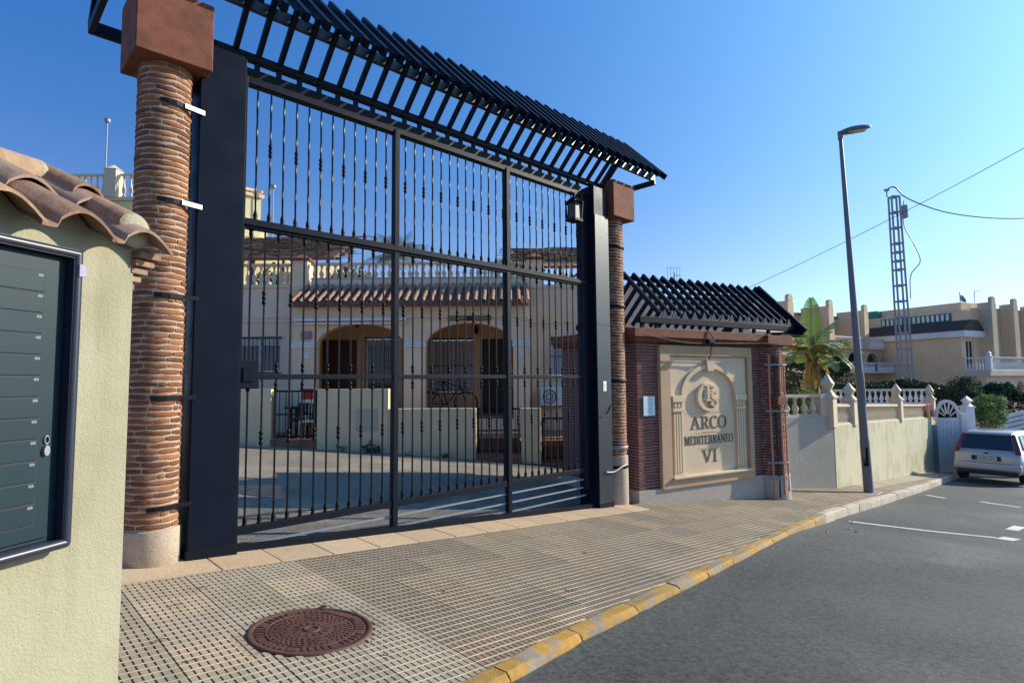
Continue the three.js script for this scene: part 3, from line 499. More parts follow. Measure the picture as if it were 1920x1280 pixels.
{
  const t = thing('carved_sign', 'large carved sandstone name panel with arch, ARCO MEDITERRANEO VI', 'sign', [1.535, -0.09, 0], { frame: GH });
  const FX0 = 0.44, FX1 = 2.63, FY0 = -0.09, FY1 = 2.165, IX0 = 0.66, IX1 = 2.52, IY0 = 0.05, IY1 = 2.0, Z0 = -0.01, ZP = 0.0, ZF = 0.062;
  part('panel', new B().box(IX0 - 0.02, IY0 - 0.02, Z0 - 0.03, IX1 + 0.02, IY1 + 0.02, ZP), P.stone, t);
  const fr = (n, pts) => part(n, new B().plate(pts, Z0, ZF, { bevel: 0.008 }), P.stoneFrame, t);
  fr('frame_side', [[FX0, FY0], [IX0, IY0], [IX0, IY1], [FX0, FY1]]); fr('frame_side', [[IX1, IY0], [FX1, FY0], [FX1, FY1], [IX1, IY1]]);
  fr('frame_top', [[IX0, IY1], [IX1, IY1], [FX1, FY1], [FX0, FY1]]); fr('frame_sill', [[FX0, FY0], [FX1, FY0], [IX1, IY0], [IX0, IY0]]);
  part('sill_slab', new B().rbox(IX0, IY0, ZP, IX1, IY0 + 0.035, ZF + 0.04, 0.006), P.stone, t);
  // spandrel plate with the arch cut out, pilasters, capitals, keystone
  const CX = 1.575, SY = 1.36, rx = 0.60, ry = 0.43, sp = new THREE.Shape(); sp.moveTo(IX0 + 0.02, SY); sp.lineTo(CX - rx, SY); sp.absellipse(CX, SY, rx, ry, Math.PI, 0, true); sp.lineTo(IX1 - 0.02, SY); sp.lineTo(IX1 - 0.02, IY1 - 0.03); sp.lineTo(IX0 + 0.02, IY1 - 0.03);
  part('spandrel', new B().plate(sp, ZP, 0.022, { seg: 40 }), P.stone, t);
  const ar = new THREE.Shape(); ar.absellipse(CX, SY, rx + 0.075, ry + 0.075, Math.PI, 0, true); ar.absellipse(CX, SY, rx, ry, 0, Math.PI, false);
  part('archivolt', new B().plate(ar, 0.0225, 0.05, { bevel: 0.006, seg: 40 }), P.stone, t);
  part('keystone', new B().plate([[CX - 0.07, SY + ry - 0.04], [CX + 0.07, SY + ry - 0.04], [CX + 0.10, SY + ry + 0.16], [CX - 0.10, SY + ry + 0.16]], 0.0225, 0.075, { bevel: 0.006 }), P.stone, t);
  part('panel_joint', new B().box(IX0 + 0.05, IY1 - 0.10, 0.0225, IX1 - 0.05, IY1 - 0.085, 0.032), P.stone, t);
  for (const [a, b] of [[0.70, 0.955], [2.19, 2.45]]) {
    const pl = part('pilaster', new B().box(a + 0.02, 0.12, ZP, b - 0.02, 1.10, 0.012), P.stone, t);
    for (let k = 0; k < 4; k++) { const w = (b - a - 0.04) / 4; part('flute', new B().rbox(a + 0.026 + k * w, 0.13, 0.0125, a + 0.014 + (k + 1) * w, 1.09, 0.042, 0.008), P.stone, pl); }
    const cp = part('pilaster_capital', new B().rbox(a, 1.10, ZP, b, 1.155, 0.06, 0.006).rbox(a + 0.015, 1.155, ZP, b - 0.015, 1.255, 0.03, 0.004).rbox(a - 0.01, 1.255, ZP, b + 0.01, SY + 0.0, 0.07, 0.006), P.stone, t);
    for (let k = 0; k < 3; k++) part('dentil', new B().rbox(a + 0.035 + k * 0.075, 1.17, 0.03, a + 0.085 + k * 0.075, 1.24, 0.055, 0.004), P.stone, cp);
    part('pilaster_foot', new B().rbox(a, 0.085, ZP, b, 0.12, 0.05, 0.006), P.stone, t);
  }
  const put = (n, g, x, y, z, m) => { g.translate(x, y, z); return part(n, new B().add(g), m, t); };
  [['ARCO', 0.80, 0.205, 0.86], ['MEDITERRANEO', 0.555, 0.14, 1.16], ['VI', 0.255, 0.205, 0.36]].forEach(([s, y, h, w]) => put('lettering', text(s, serifR, h, 0.006, w), 1.565, y, 0.001, P.letter));
  for (const [y, w] of [[0.745, 0.3], [0.735, 0.62], [0.475, 0.5], [1.065, 1.1]]) part('incised_line', new B().box(1.565 - w / 2, y, ZP, 1.565 + w / 2, y + 0.007, 0.004), P.stoneFrame, t);
  // raised monogram of interlaced letters
  const cg = new THREE.Shape(); cg.absellipse(1.53, 1.325, 0.26, 0.235, 0.75, 5.5, false); cg.absellipse(1.56, 1.325, 0.185, 0.195, 5.35, 0.9, true);
  part('monogram', new B().plate(cg, ZP, 0.05, { seg: 36, bevel: 0.006 }), P.stone, t, { label: 'raised carved letter C of the monogram' });
  put('monogram_letter', text('F', serif, 0.26, 0.05), 1.555, 1.26, 0.012, P.stone); put('monogram_letter', text('S', serif, 0.26, 0.045), 1.665, 1.165, 0.012, P.stone); put('monogram_letter', text('I', serif, 0.2, 0.04), 1.46, 1.28, 0.012, P.stone);
}
{ // slatted gabled roof of the gatehouse
  const t = thing('gatehouse_canopy', 'black slatted gabled roof canopy standing over the brick gatehouse', 'canopy', [2.0, 2.41, -0.72], { frame: GH });
  const EYf = 2.62, RYf = 3.42, F = 0.06, RG = -0.74, BK = -1.54, X0 = 0.02, X1 = 4.05;
  part('front_beam', new B().rbox(X0, 2.50, F - 0.05, X1, 2.60, F + 0.03, 0.006), P.blackSat, t);
  part('back_beam', new B().rbox(X0, 2.50, BK - 0.03, X1, 2.60, BK + 0.05, 0.006), P.blackSat, t);
  part('ridge_beam', new B().rbox(X0 + 0.3, RYf - 0.10, RG - 0.02, X1, RYf - 0.03, RG + 0.02, 0.006), P.blackSat, t);
  for (const x of [0.1, 0.4, 2.4, 2.75, 3.15]) for (const z of [F - 0.02, BK + 0.02]) part('stub_post', new B().box(x - 0.025, 2.405, z - 0.025, x + 0.025, 2.5, z + 0.025), P.blackSat, t);
  part('side_beam', new B().rbox(X1 - 0.06, 2.44, BK, X1, 2.52, F + 0.1, 0.006), P.blackSat, t);
  part('under_plate', new B().box(3.3, 2.40, BK, 4.1, 2.43, F + 0.12), P.blackSat, t);
  const sl = (z0, s) => new B().bar(V(0, EYf + 0.035, z0), V(0, RYf + 0.02, RG - s * 0.02), 0.04, 0.07).geo(), rf = sl(F + 0.02, 1), rb = sl(BK - 0.02, -1);
  const at = (g, n, x, m = P.black) => { const me = part(n, g, m, t); me.position.set(x - t.off.x, -t.off.y, -t.off.z); };
  for (let k = 0; k < 15; k++) { const x = 0.44 + 0.225 * k; at(rf, 'rafter', x); at(rb, 'rafter', x); part('rafter_block', new B().plate([[x + 0.035, 2.601], [x + 0.185, 2.601], [x + 0.11, 2.73]], F + 0.005, F + 0.025), P.blackGloss, t); }
  part('end_board', new B().bar(V(3.94, 2.47, F + 0.16), V(3.94, RYf + 0.0, RG - 0.02), 0.05, 0.17), P.black, t); part('end_board', new B().bar(V(3.94, 2.47, BK - 0.16), V(3.94, RYf + 0.0, RG + 0.02), 0.05, 0.17), P.black, t);
}

/* ---------- cream wall with the letterboxes ---------- */
const MW = { at: V(0.58, 0, -3.05), turn: Math.atan2(0.515, 0.857) };
const wallBox = thing('mailbox_wall', 'cream rendered wall with a small clay tile roof at the left edge', 'wall', [-1.0, 0.25, -0.15], { frame: MW });
{
  part('wall', new B().plate([[-0.98, -0.1], [0, -0.1], [0, 2.222], [-0.49, 2.485], [-0.98, 2.24]], 0, 2.4, { m: M4().makeRotationY(-Math.PI / 2), bevel: 0.01 }), P.cream, wallBox);
  // clay tiles running down the slope towards the street
  const clay = [[0.33, 0.19, 0.115], [0.27, 0.15, 0.10], [0.38, 0.245, 0.15], [0.30, 0.20, 0.15]].map(c => mat(c, { roughness: 0.95, map: again(tGrime, 0.5), bumpMap: again(bRough, 0.3), bumpScale: 0.004, side: THREE.DoubleSide }));
  const RZ = -0.49, slope = z => 2.195 + (0.135 - z) * 0.53, PT = 0.28, rr = rng(19);
  const roof = part('roof', new B().plate([[RZ - 0.02, 2.492], [-0.99, 2.252], [-0.99, 2.31], [RZ - 0.02, 2.552]], -0.02, 2.4, { m: M4().makeRotationY(-Math.PI / 2) }), P.terrTile, wallBox);
  function sheetTile(prof, z0, z1, lift0, lift1, th = 0.013) { // tile with the cross profile prof(f) -> [x, y], swept down the slope
    const N = 22, Mz = 5, pos = [], idx = []; for (const t of [0, 1]) for (let m = 0; m <= Mz; m++) { const f = m / Mz, z = z0 + (z1 - z0) * f; for (let k = 0; k <= N; k++) { const [x, y] = prof(k / N, f); pos.push(x, slope(z) + y + lift0 + (lift1 - lift0) * f - t * th + (rr() - 0.5) * 0.0016, z - (t && m === Mz ? 0.002 : 0)); } }
    const n = (Mz + 1) * (N + 1), q = (a, b, c, d) => idx.push(a, c, b, b, c, d);
    for (let m = 0; m < Mz; m++) for (let k = 0; k < N; k++) { const a = m * (N + 1) + k, b = a + 1, c = a + N + 1, d = c + 1; q(a, b, c, d); q(n + b, n + a, n + d, n + c); }
    for (let k = 0; k < N; k++) { const a = Mz * (N + 1) + k; q(a, a + 1, n + a, n + a + 1); } for (let m = 0; m < Mz; m++) for (const k of [0, N]) { const a = m * (N + 1) + k; q(a, a + N + 1, n + a, n + a + N + 1); }
    const g = new THREE.BufferGeometry(); g.setAttribute('position', new THREE.Float32BufferAttribute(pos, 3)); g.setIndex(idx); return toCreasedNormals(g, 0.8);
  }
  for (let c = 0; c < 9; c++) for (let k = 0; k < 2; k++) { // low rows last so that upper tiles lap over them
    const x0 = -0.06 - c * PT + (rr() - 0.5) * 0.012, sk = (rr() - 0.5) * 0.02, amp = 0.066 + rr() * 0.008, edge = c === 0 ? 0.135 : 0.14;
    const prof = (f, v) => { const s = -0.165 + f * (0.165 + edge); const w = s > -0.105 ? Math.max(-0.25, Math.cos(Math.min(1, Math.abs(s) / 0.135) * Math.PI * 0.56)) : -0.18 + 0.30 * Math.pow(Math.abs(s + 0.145) / 0.05, 2) * 0.35; return [x0 + s * (1 - 0.06 * (1 - v)) + sk * (v - 0.5), amp * w]; };
    if (k) { const pts = []; for (let q = 0; q <= 22; q++) { const [x, y] = prof(q / 22, 0.62); pts.push([x, slope(0) + y - 0.012]); } pts.sort((p, q) => p[0] - q[0]); part('mortar_bed', new B().plate([[pts[0][0], 2.17], ...pts, [pts[pts.length - 1][0], 2.17]].map(p => [Math.min(p[0], -0.004), p[1]]), -0.12, -0.002 - 0.0006 * (c % 2)), P.cream, roof); }
    part('roof_tile', new B().add(sheetTile(prof, k ? -0.20 : -0.52, k ? 0.135 + (rr() - 0.5) * 0.014 : -0.145 + (rr() - 0.5) * 0.014, k ? 0.0 : 0.018, k ? 0.016 : 0.034)), clay[Math.floor(rr() * 4)], roof);
  }
  part('mortar_bed', new B().box(-2.39, 2.18, -0.14, -0.01, 2.252, -0.0045), P.cream, roof);  // backing strip added behind the mortar to stop sun leaking between tiles
  // barrel tiles laid along the verge, their lower end plugged with mortar
  const bar = (x, r0, r1) => (f, v) => { const a = Math.PI * f, r = r0 + (r1 - r0) * v; return [x - r * Math.cos(a), r * 0.92 * Math.sin(a)]; };
  part('verge_tile', new B().add(sheetTile(bar(-0.055, 0.062, 0.078), -0.52, -0.215, 0.062, 0.066)), clay[1], roof); part('verge_tile', new B().add(sheetTile(bar(-0.055, 0.06, 0.077), -0.26, 0.055, 0.046, 0.05)), clay[0], roof);
  part('mortar_plug', new B().add(new THREE.SphereGeometry(0.078, 18, 10), M4().makeScale(0.98, 0.98, 0.42).setPosition(-0.055, slope(0.05) + 0.043, 0.046)), P.cream, roof);
  for (let k = 0; k < 6; k++) part('verge_course', new B().rbox(-0.02, 2.0 + 0.034 * k, -0.9, 0.022 + 0.014 * k, 2.029 + 0.034 * k, -0.06 + 0.022 * k, 0.004), clay[k % 4], roof);
  part('ridge_mortar', new B().box(-2.4, 2.42, RZ - 0.09, -0.13, 2.565, RZ + 0.075), P.cream, roof);
  for (let k = 0; k < 5; k++) { const g = sheetTile((f, v) => { const a = Math.PI * f, r = 0.078 + 0.012 * v; return [-r * Math.cos(a), r * Math.sin(a)]; }, 0, 0.47, 0, 0); const p = g.attributes.position; for (let i = 0; i < p.count; i++) p.setY(i, p.getY(i) - slope(p.getZ(i))); g.rotateY(Math.PI / 2); g.translate(-0.13 - (k + 1) * 0.44, 2.555 + 0.006 * (k % 2), RZ); g.computeVertexNormals(); part('ridge_tile', new B().add(g), clay[(k + 2) % 4], roof); }
  part('ridge_end', new B().add(new THREE.SphereGeometry(0.095, 18, 10), M4().makeScale(0.55, 0.95, 1).setPosition(-0.115, 2.555, RZ)), P.cream, roof);
}
{ // bank of letterboxes
  const t = thing('letterbox_cabinet', 'dark blue green metal letterbox cabinet mounted on the cream wall', 'letterbox', [-0.9, 1.0, 0.03], { frame: MW });
  const paint = phys([0.011, 0.030, 0.040], { roughness: 0.5, specularIntensity: 0.5, map: again(tMottle, 0.6) }), rim = mat([0.024, 0.028, 0.046], { roughness: 0.36 });
  const X0 = -1.75, X1 = -0.305, Y0 = 0.995, Y1 = 2.12, D = 0.062;
  part('back_box', new B().box(X0 + 0.02, Y0 + 0.02, 0.001, X1 - 0.02, Y1 - 0.02, 0.018), paint, t);
  const rb = new B(); for (const [a, b] of [[[X0, Y0], [X1, Y0]], [[X0, Y1], [X1, Y1]], [[X0, Y0], [X0, Y1]], [[X1, Y0], [X1, Y1]]]) rb.cyl(V(a[0], a[1], D - 0.01), V(b[0], b[1], D - 0.01), 0.018, 0.018, 14).bar(V(a[0], a[1], D / 2), V(b[0], b[1], D / 2), a[0] === b[0] ? 0.034 : D - 0.004, a[0] === b[0] ? D - 0.004 : 0.034, V(0, a[0] === b[0] ? 0 : 1, a[0] === b[0] ? 1 : 0));
  for (const x of [X0, X1]) for (const y of [Y0, Y1]) rb.add(new THREE.SphereGeometry(0.018, 12, 8), M4().makeTranslation(x, y, D - 0.01));
  part('rim', rb, rim, t);
  const door = part('door', new B().rbox(X0 + 0.03, Y0 + 0.035, 0.012, X1 - 0.052, Y1 - 0.035, 0.030, 0.003), paint, t);
  const SX1 = -0.412, n = 12, y0 = 1.085, y1 = 2.03, H = (y1 - y0) / n, slotG = [];
  for (let k = 0; k < n; k++) for (const [a, b] of [[-1.06, SX1], [-1.70, -1.08]]) { const y = y0 + k * H; part('letter_slot', new B().rbox(a, y + 0.003, 0.030, b, y + H - 0.003, 0.0345, 0.002), paint, door); }
  part('slot_backing', new B().box(-1.705, y0 - 0.003, 0.0302, SX1 + 0.003, y1 + 0.003, 0.0312), P.cable, door);
  for (let k = 0; k < n; k++) { const y = y0 + (k + 1) * H - 0.006, c = document.createElement('canvas'); c.width = 32; c.height = 20; const q = c.getContext('2d'); q.fillStyle = '#717d80'; q.fillRect(0, 0, 32, 20); q.fillStyle = '#2c3336'; q.font = 'bold 15px sans-serif'; q.textAlign = 'center'; q.fillText(String(12 - k), 16, 15); const tx = new THREE.CanvasTexture(c); tx.colorSpace = THREE.SRGBColorSpace;
    const g = new THREE.PlaneGeometry(0.018, 0.010); g.translate(SX1 - 0.016, y - 0.007, 0.0352).translate(...t.off.clone().negate().toArray()); part('number_card', g, new THREE.MeshStandardMaterial({ map: tx, roughness: 0.7 }), door); }
  part('lock', new B().add(new THREE.CylinderGeometry(0.013, 0.015, 0.012, 20), M4().makeRotationX(Math.PI / 2).premultiply(M4().makeScale(0.8, 1.5, 1)).setPosition(-0.380, 1.355, 0.036)).add(new THREE.TorusGeometry(0.011, 0.0025, 6, 16), M4().makeScale(0.8, 1.3, 1).setPosition(-0.378, 1.395, 0.034)), P.galv, door);
  part('sticker', new B().rbox(-0.312, 2.030, D + 0.004, -0.284, 2.080, D + 0.0125, 0.002), mat([0.36, 0.31, 0.44]), t, { label: 'small torn lilac white sticker' });
}
/* ---------- plants ---------- */
function leafMesh(n, sample, size, r, stretch = 1.8) { // n small leaf faces, each placed by sample(r) -> [x,y,z]
  const pos = new Float32Array(n * 18), q = new THREE.Quaternion(), e = new THREE.Euler(), v = V();
  for (let i = 0; i < n; i++) { const [x, y, z] = sample(r), s = size * (0.6 + 0.8 * r()); e.set((r() - 0.5) * 2.6, r() * 6.28, (r() - 0.5) * 2.6); q.setFromEuler(e);
    const c = [[0, 0, 0], [s * 0.5, 0.1 * s, s * stretch * 0.5], [0, 0, s * stretch], [0, 0, 0], [0, 0, s * stretch], [-s * 0.5, 0.1 * s, s * stretch * 0.5]];
    c.forEach((k, m) => { v.set(...k).applyQuaternion(q); pos.set([v.x + x, v.y + y, v.z + z], i * 18 + m * 3); }); }
  const g = new THREE.BufferGeometry(); g.setAttribute('position', new THREE.BufferAttribute(pos, 3)); g.computeVertexNormals(); return g;
}
const leafMat = (c, t = 0.35) => new THREE.MeshPhysicalMaterial({ color: col(...c), roughness: 0.75, transmission: t, thickness: 0, side: THREE.DoubleSide });
const L = { hedge: leafMat([0.035, 0.065, 0.022], 0.2), bush: leafMat([0.05, 0.085, 0.03], 0.25), bright: leafMat([0.16, 0.24, 0.05]), banana: leafMat([0.21, 0.29, 0.055], 0.5), bananaOld: leafMat([0.40, 0.25, 0.04], 0.45), palm: leafMat([0.08, 0.10, 0.045], 0.25), core: mat([0.012, 0.02, 0.009], { roughness: 1 }), stem: mat([0.14, 0.09, 0.05], { roughness: 1, map: tWood }) };
function hedge(label, cat, x0, x1, y0, y1, z0, z1, m, n, seed, size = 0.07) {
  const t = thing(cat === 'hedge' ? 'hedge' : 'shrub', label, cat, [(x0 + x1) / 2, y0, (z0 + z1) / 2], { frame: CAMF }), r = rng(seed), cx = (x0 + x1) / 2, cz = (z0 + z1) / 2;
  const lump = noise2(64, seed, 6, 3), lu = (x, z) => 0.75 + 0.5 * lump[(Math.floor(Math.abs(x) * 9) % 64) * 64 + Math.floor(Math.abs(z) * 9) % 64];
  part('leaves', leafMesh(n, q => { const x = x0 + (x1 - x0) * q(), z = z0 + (z1 - z0) * q(), k = q(), h = (y1 - y0) * lu(x, z); return [x, y0 + h * (k < 0.6 ? 1 - 0.25 * k * k : q()) , z1 - (z1 - z0) * 0.5 + (z - cz) * (0.7 + 0.3 * k)]; }, size, r).translate(...t.off.clone().negate().toArray()), m, t, { kind: 'stuff' });
  part('hedge_core', new B().box(x0 + 0.12, y0 - 0.4, z0 + 0.12, x1 - 0.12, y0 + (y1 - y0) * 0.62, z1 - 0.15), L.core, t);  // solid dark green core filling the hedge behind its leaves
}
function bush(label, x, y, d, rx, ry, m, n, seed, size = 0.08) { // loose rounded shrub built of leaf clumps on stems
  const t = thing('shrub', label, 'shrub', [x, y, -d], { frame: CAMF }), r = rng(seed), cl = [];
  for (let i = 0; i < 26; i++) { const a = r() * 6.28, u = r() * 2 - 1, s = Math.sqrt(1 - u * u), k = 0.45 + 0.5 * r(); cl.push([x + rx * k * s * Math.cos(a), y + ry * (1 + k * u * 0.95), -d + rx * k * s * Math.sin(a), 0.2 + 0.2 * r()]); }
  part('leaves', leafMesh(n, q => { const c = cl[Math.floor(q() * cl.length)], a = q() * 6.28, u = q() * 2 - 1, s = Math.sqrt(1 - u * u), k = c[3] * rx * Math.cbrt(0.3 + 0.7 * q()) * 1.5; return [c[0] + k * s * Math.cos(a), c[1] + k * u, c[2] + k * s * Math.sin(a)]; }, size, r).translate(...t.off.clone().negate().toArray()), m, t, { kind: 'stuff' });
  const b = new B(); for (const c of cl.slice(0, 14)) b.cyl(V(x + (c[0] - x) * 0.3, y - 0.6, -d + (c[2] + d) * 0.3), V(c[0], c[1], c[2]), 0.016, 0.006, 5); part('stems', b, L.stem, t);
}
function frond(len, droop, w, n = 26) { // a feather palm frond leaving the origin along +x and drooping
  const pos = [], r = R0, P = t => V(len * t * (1 - 0.15 * t), len * (0.45 * t - droop * t * t), 0), tri = (...q) => q.forEach(a => pos.push(a.x, a.y, a.z));
  for (let i = 2; i < n; i++) { const t = i / n, p = P(t), p2 = P(t + 0.6 / n), l = w * Math.sin(Math.PI * Math.min(1, t * 0.9 + 0.12)); for (const s of [-1, 1]) { const tip = p.clone().add(V(l * 0.55, -l * 0.35 - 0.1 * l * r(), s * l)); tri(p, p2, tip); } }
  for (let i = 0; i < n; i++) { const a = P(i / n), b = P((i + 1) / n), k = 0.02 * (1 - i / n); tri(a.clone().add(V(0, 0, k)), b.clone().add(V(0, 0, k)), a.clone().add(V(0, 0, -k))); tri(b.clone().add(V(0, 0, k)), b.clone().add(V(0, 0, -k)), a.clone().add(V(0, 0, -k))); }
  const g = new THREE.BufferGeometry(); g.setAttribute('position', new THREE.Float32BufferAttribute(pos, 3)); g.computeVertexNormals(); return g;
}
function palm(label, x, y0, y1, d, len, n, seed) {
  const t = thing('palm_tree', label, 'palm tree', [x, y0, -d], { frame: CAMF }), r = rng(seed);
  part('trunk', new B().cyl(V(x, y0, -d), V(x + 0.1, y1, -d), 0.18, 0.13, 12), L.stem, t);
  const gs = [0.3, 0.5, 0.75].map(q => frond(len, q, len * 0.26));
  for (let i = 0; i < n; i++) { const me = part('frond', gs[i % 3], L.palm, t); me.position.set(0.1, y1 - y0, 0); me.rotation.set(0, i * 2.4 + r(), 0.75 - 1.15 * (i / n) + 0.2 * r(), 'YXZ'); }
}

/* ---------- balustrades ---------- */
const balProf = (h, r) => [[r * 0.9, 0], [r * 0.9, 0.05 * h], [r * 0.5, 0.1 * h], [r * 0.8, 0.22 * h], [r, 0.33 * h], [r * 0.8, 0.46 * h], [r * 0.42, 0.66 * h], [r * 0.36, 0.78 * h], [r * 0.55, 0.84 * h], [r * 0.45, 0.88 * h], [r * 0.8, 0.95 * h], [r * 0.8, h]];
function balustrade(parent, x0, x1, y0, y1, z, n, m, o = {}) { // balusters between two rails; y may fall along the run
  const s = o.fall ?? 0, h = y1 - y0 - 0.09, g = new B().lathe(balProf(h, o.r ?? Math.min(0.065, h * 0.17)), 0, 0, 0, o.seg ?? 10).geo(), b = part('balustrade', new B().bar(V(x0, y1 - 0.03, z), V(x1, y1 - 0.03 - s, z), 0.16, 0.06).bar(V(x0, y0 + 0.015, z), V(x1, y0 + 0.015 - s, z), 0.15, 0.03), m, parent);
  for (let k = 0; k < n; k++) { const f = (k + 0.5) / n, me = part('baluster', g, m, b); me.position.set(x0 + (x1 - x0) * f - parent.off.x, y0 + 0.03 - s * f - parent.off.y, z - parent.off.z); }
  return b;
}
function finialPost(parent, n, x, z, y0, y1, w, yTip, m) {
  const c = w / 2, h = yTip - y1, b = new B().rbox(x - c, y0, z - c, x + c, y1 - 0.05, z + c, 0.01).rbox(x - c - 0.03, y1 - 0.05, z - c - 0.03, x + c + 0.03, y1, z + c + 0.03, 0.008);
  b.add(new THREE.CylinderGeometry(c * 0.75, c * 1.3, h * 0.22, 4), M4().makeRotationY(Math.PI / 4).setPosition(x, y1 + h * 0.11, z)).add(new THREE.CylinderGeometry(c * 1.2, c * 0.6, h * 0.32, 4), M4().makeRotationY(Math.PI / 4).setPosition(x, y1 + h * 0.38, z)).add(new THREE.CylinderGeometry(0.012, c * 1.2, h * 0.46, 4), M4().makeRotationY(Math.PI / 4).setPosition(x, y1 + h * 0.77, z));
  return part(n, b, m, parent);
}
function archHole(x0, x1, yb, ys, yt) { const h = new THREE.Path(); h.moveTo(x0, yb); h.lineTo(x0, ys); h.absellipse((x0 + x1) / 2, ys, (x1 - x0) / 2, yt - ys, Math.PI, 0, true); h.lineTo(x1, yb); h.lineTo(x0, yb); return h; }
function windowUnit(parent, x0, x1, y0, y1, z, o = {}) { // frame with panes, set in a reveal; grille of bars before it
  const w = part('window', new B().plate([[x0, y0], [x1, y0], [x1, y1], [x0, y1]], z - 0.10, z - 0.05, { holes: [[[x0 + 0.05, y0 + 0.05], [x0 + 0.05, y1 - 0.05], [(x0 + x1) / 2 - 0.03, y1 - 0.05], [(x0 + x1) / 2 - 0.03, y0 + 0.05]], [[(x0 + x1) / 2 + 0.03, y0 + 0.05], [(x0 + x1) / 2 + 0.03, y1 - 0.05], [x1 - 0.05, y1 - 0.05], [x1 - 0.05, y0 + 0.05]]] }), P.white, parent);
  for (const [a, b] of [[x0 + 0.05, (x0 + x1) / 2 - 0.03], [(x0 + x1) / 2 + 0.03, x1 - 0.05]]) part('pane', new B().box(a - 0.01, y0 + 0.04, z - 0.086, b + 0.01, y1 - 0.04, z - 0.076), P.glassDark, w);
  if (o.blind) part('blind', new B().box(x0 + 0.05, y1 - (y1 - y0) * o.blind, z - 0.07, x1 - 0.05, y1 - 0.05, z - 0.055), P.blind, w);
  if (o.grille) { const gb = new B().box(x0 - 0.03, y1 + 0.02, z + 0.05, x1 + 0.03, y1 + 0.05, z + 0.07).box(x0 - 0.03, y0 - 0.04, z + 0.05, x1 + 0.03, y0 - 0.01, z + 0.07); if (o.grille > 1) gb.box(x0 - 0.03, (y0 + y1) / 2, z + 0.05, x1 + 0.03, (y0 + y1) / 2 + 0.02, z + 0.068); for (let x = x0 - 0.02; x <= x1 + 0.03; x += 0.115) gb.box(x - 0.007, y0 - 0.03, z + 0.053, x + 0.007, y1 + 0.04, z + 0.067); part('grille', gb, P.blackSat, w); }
  return w;
}
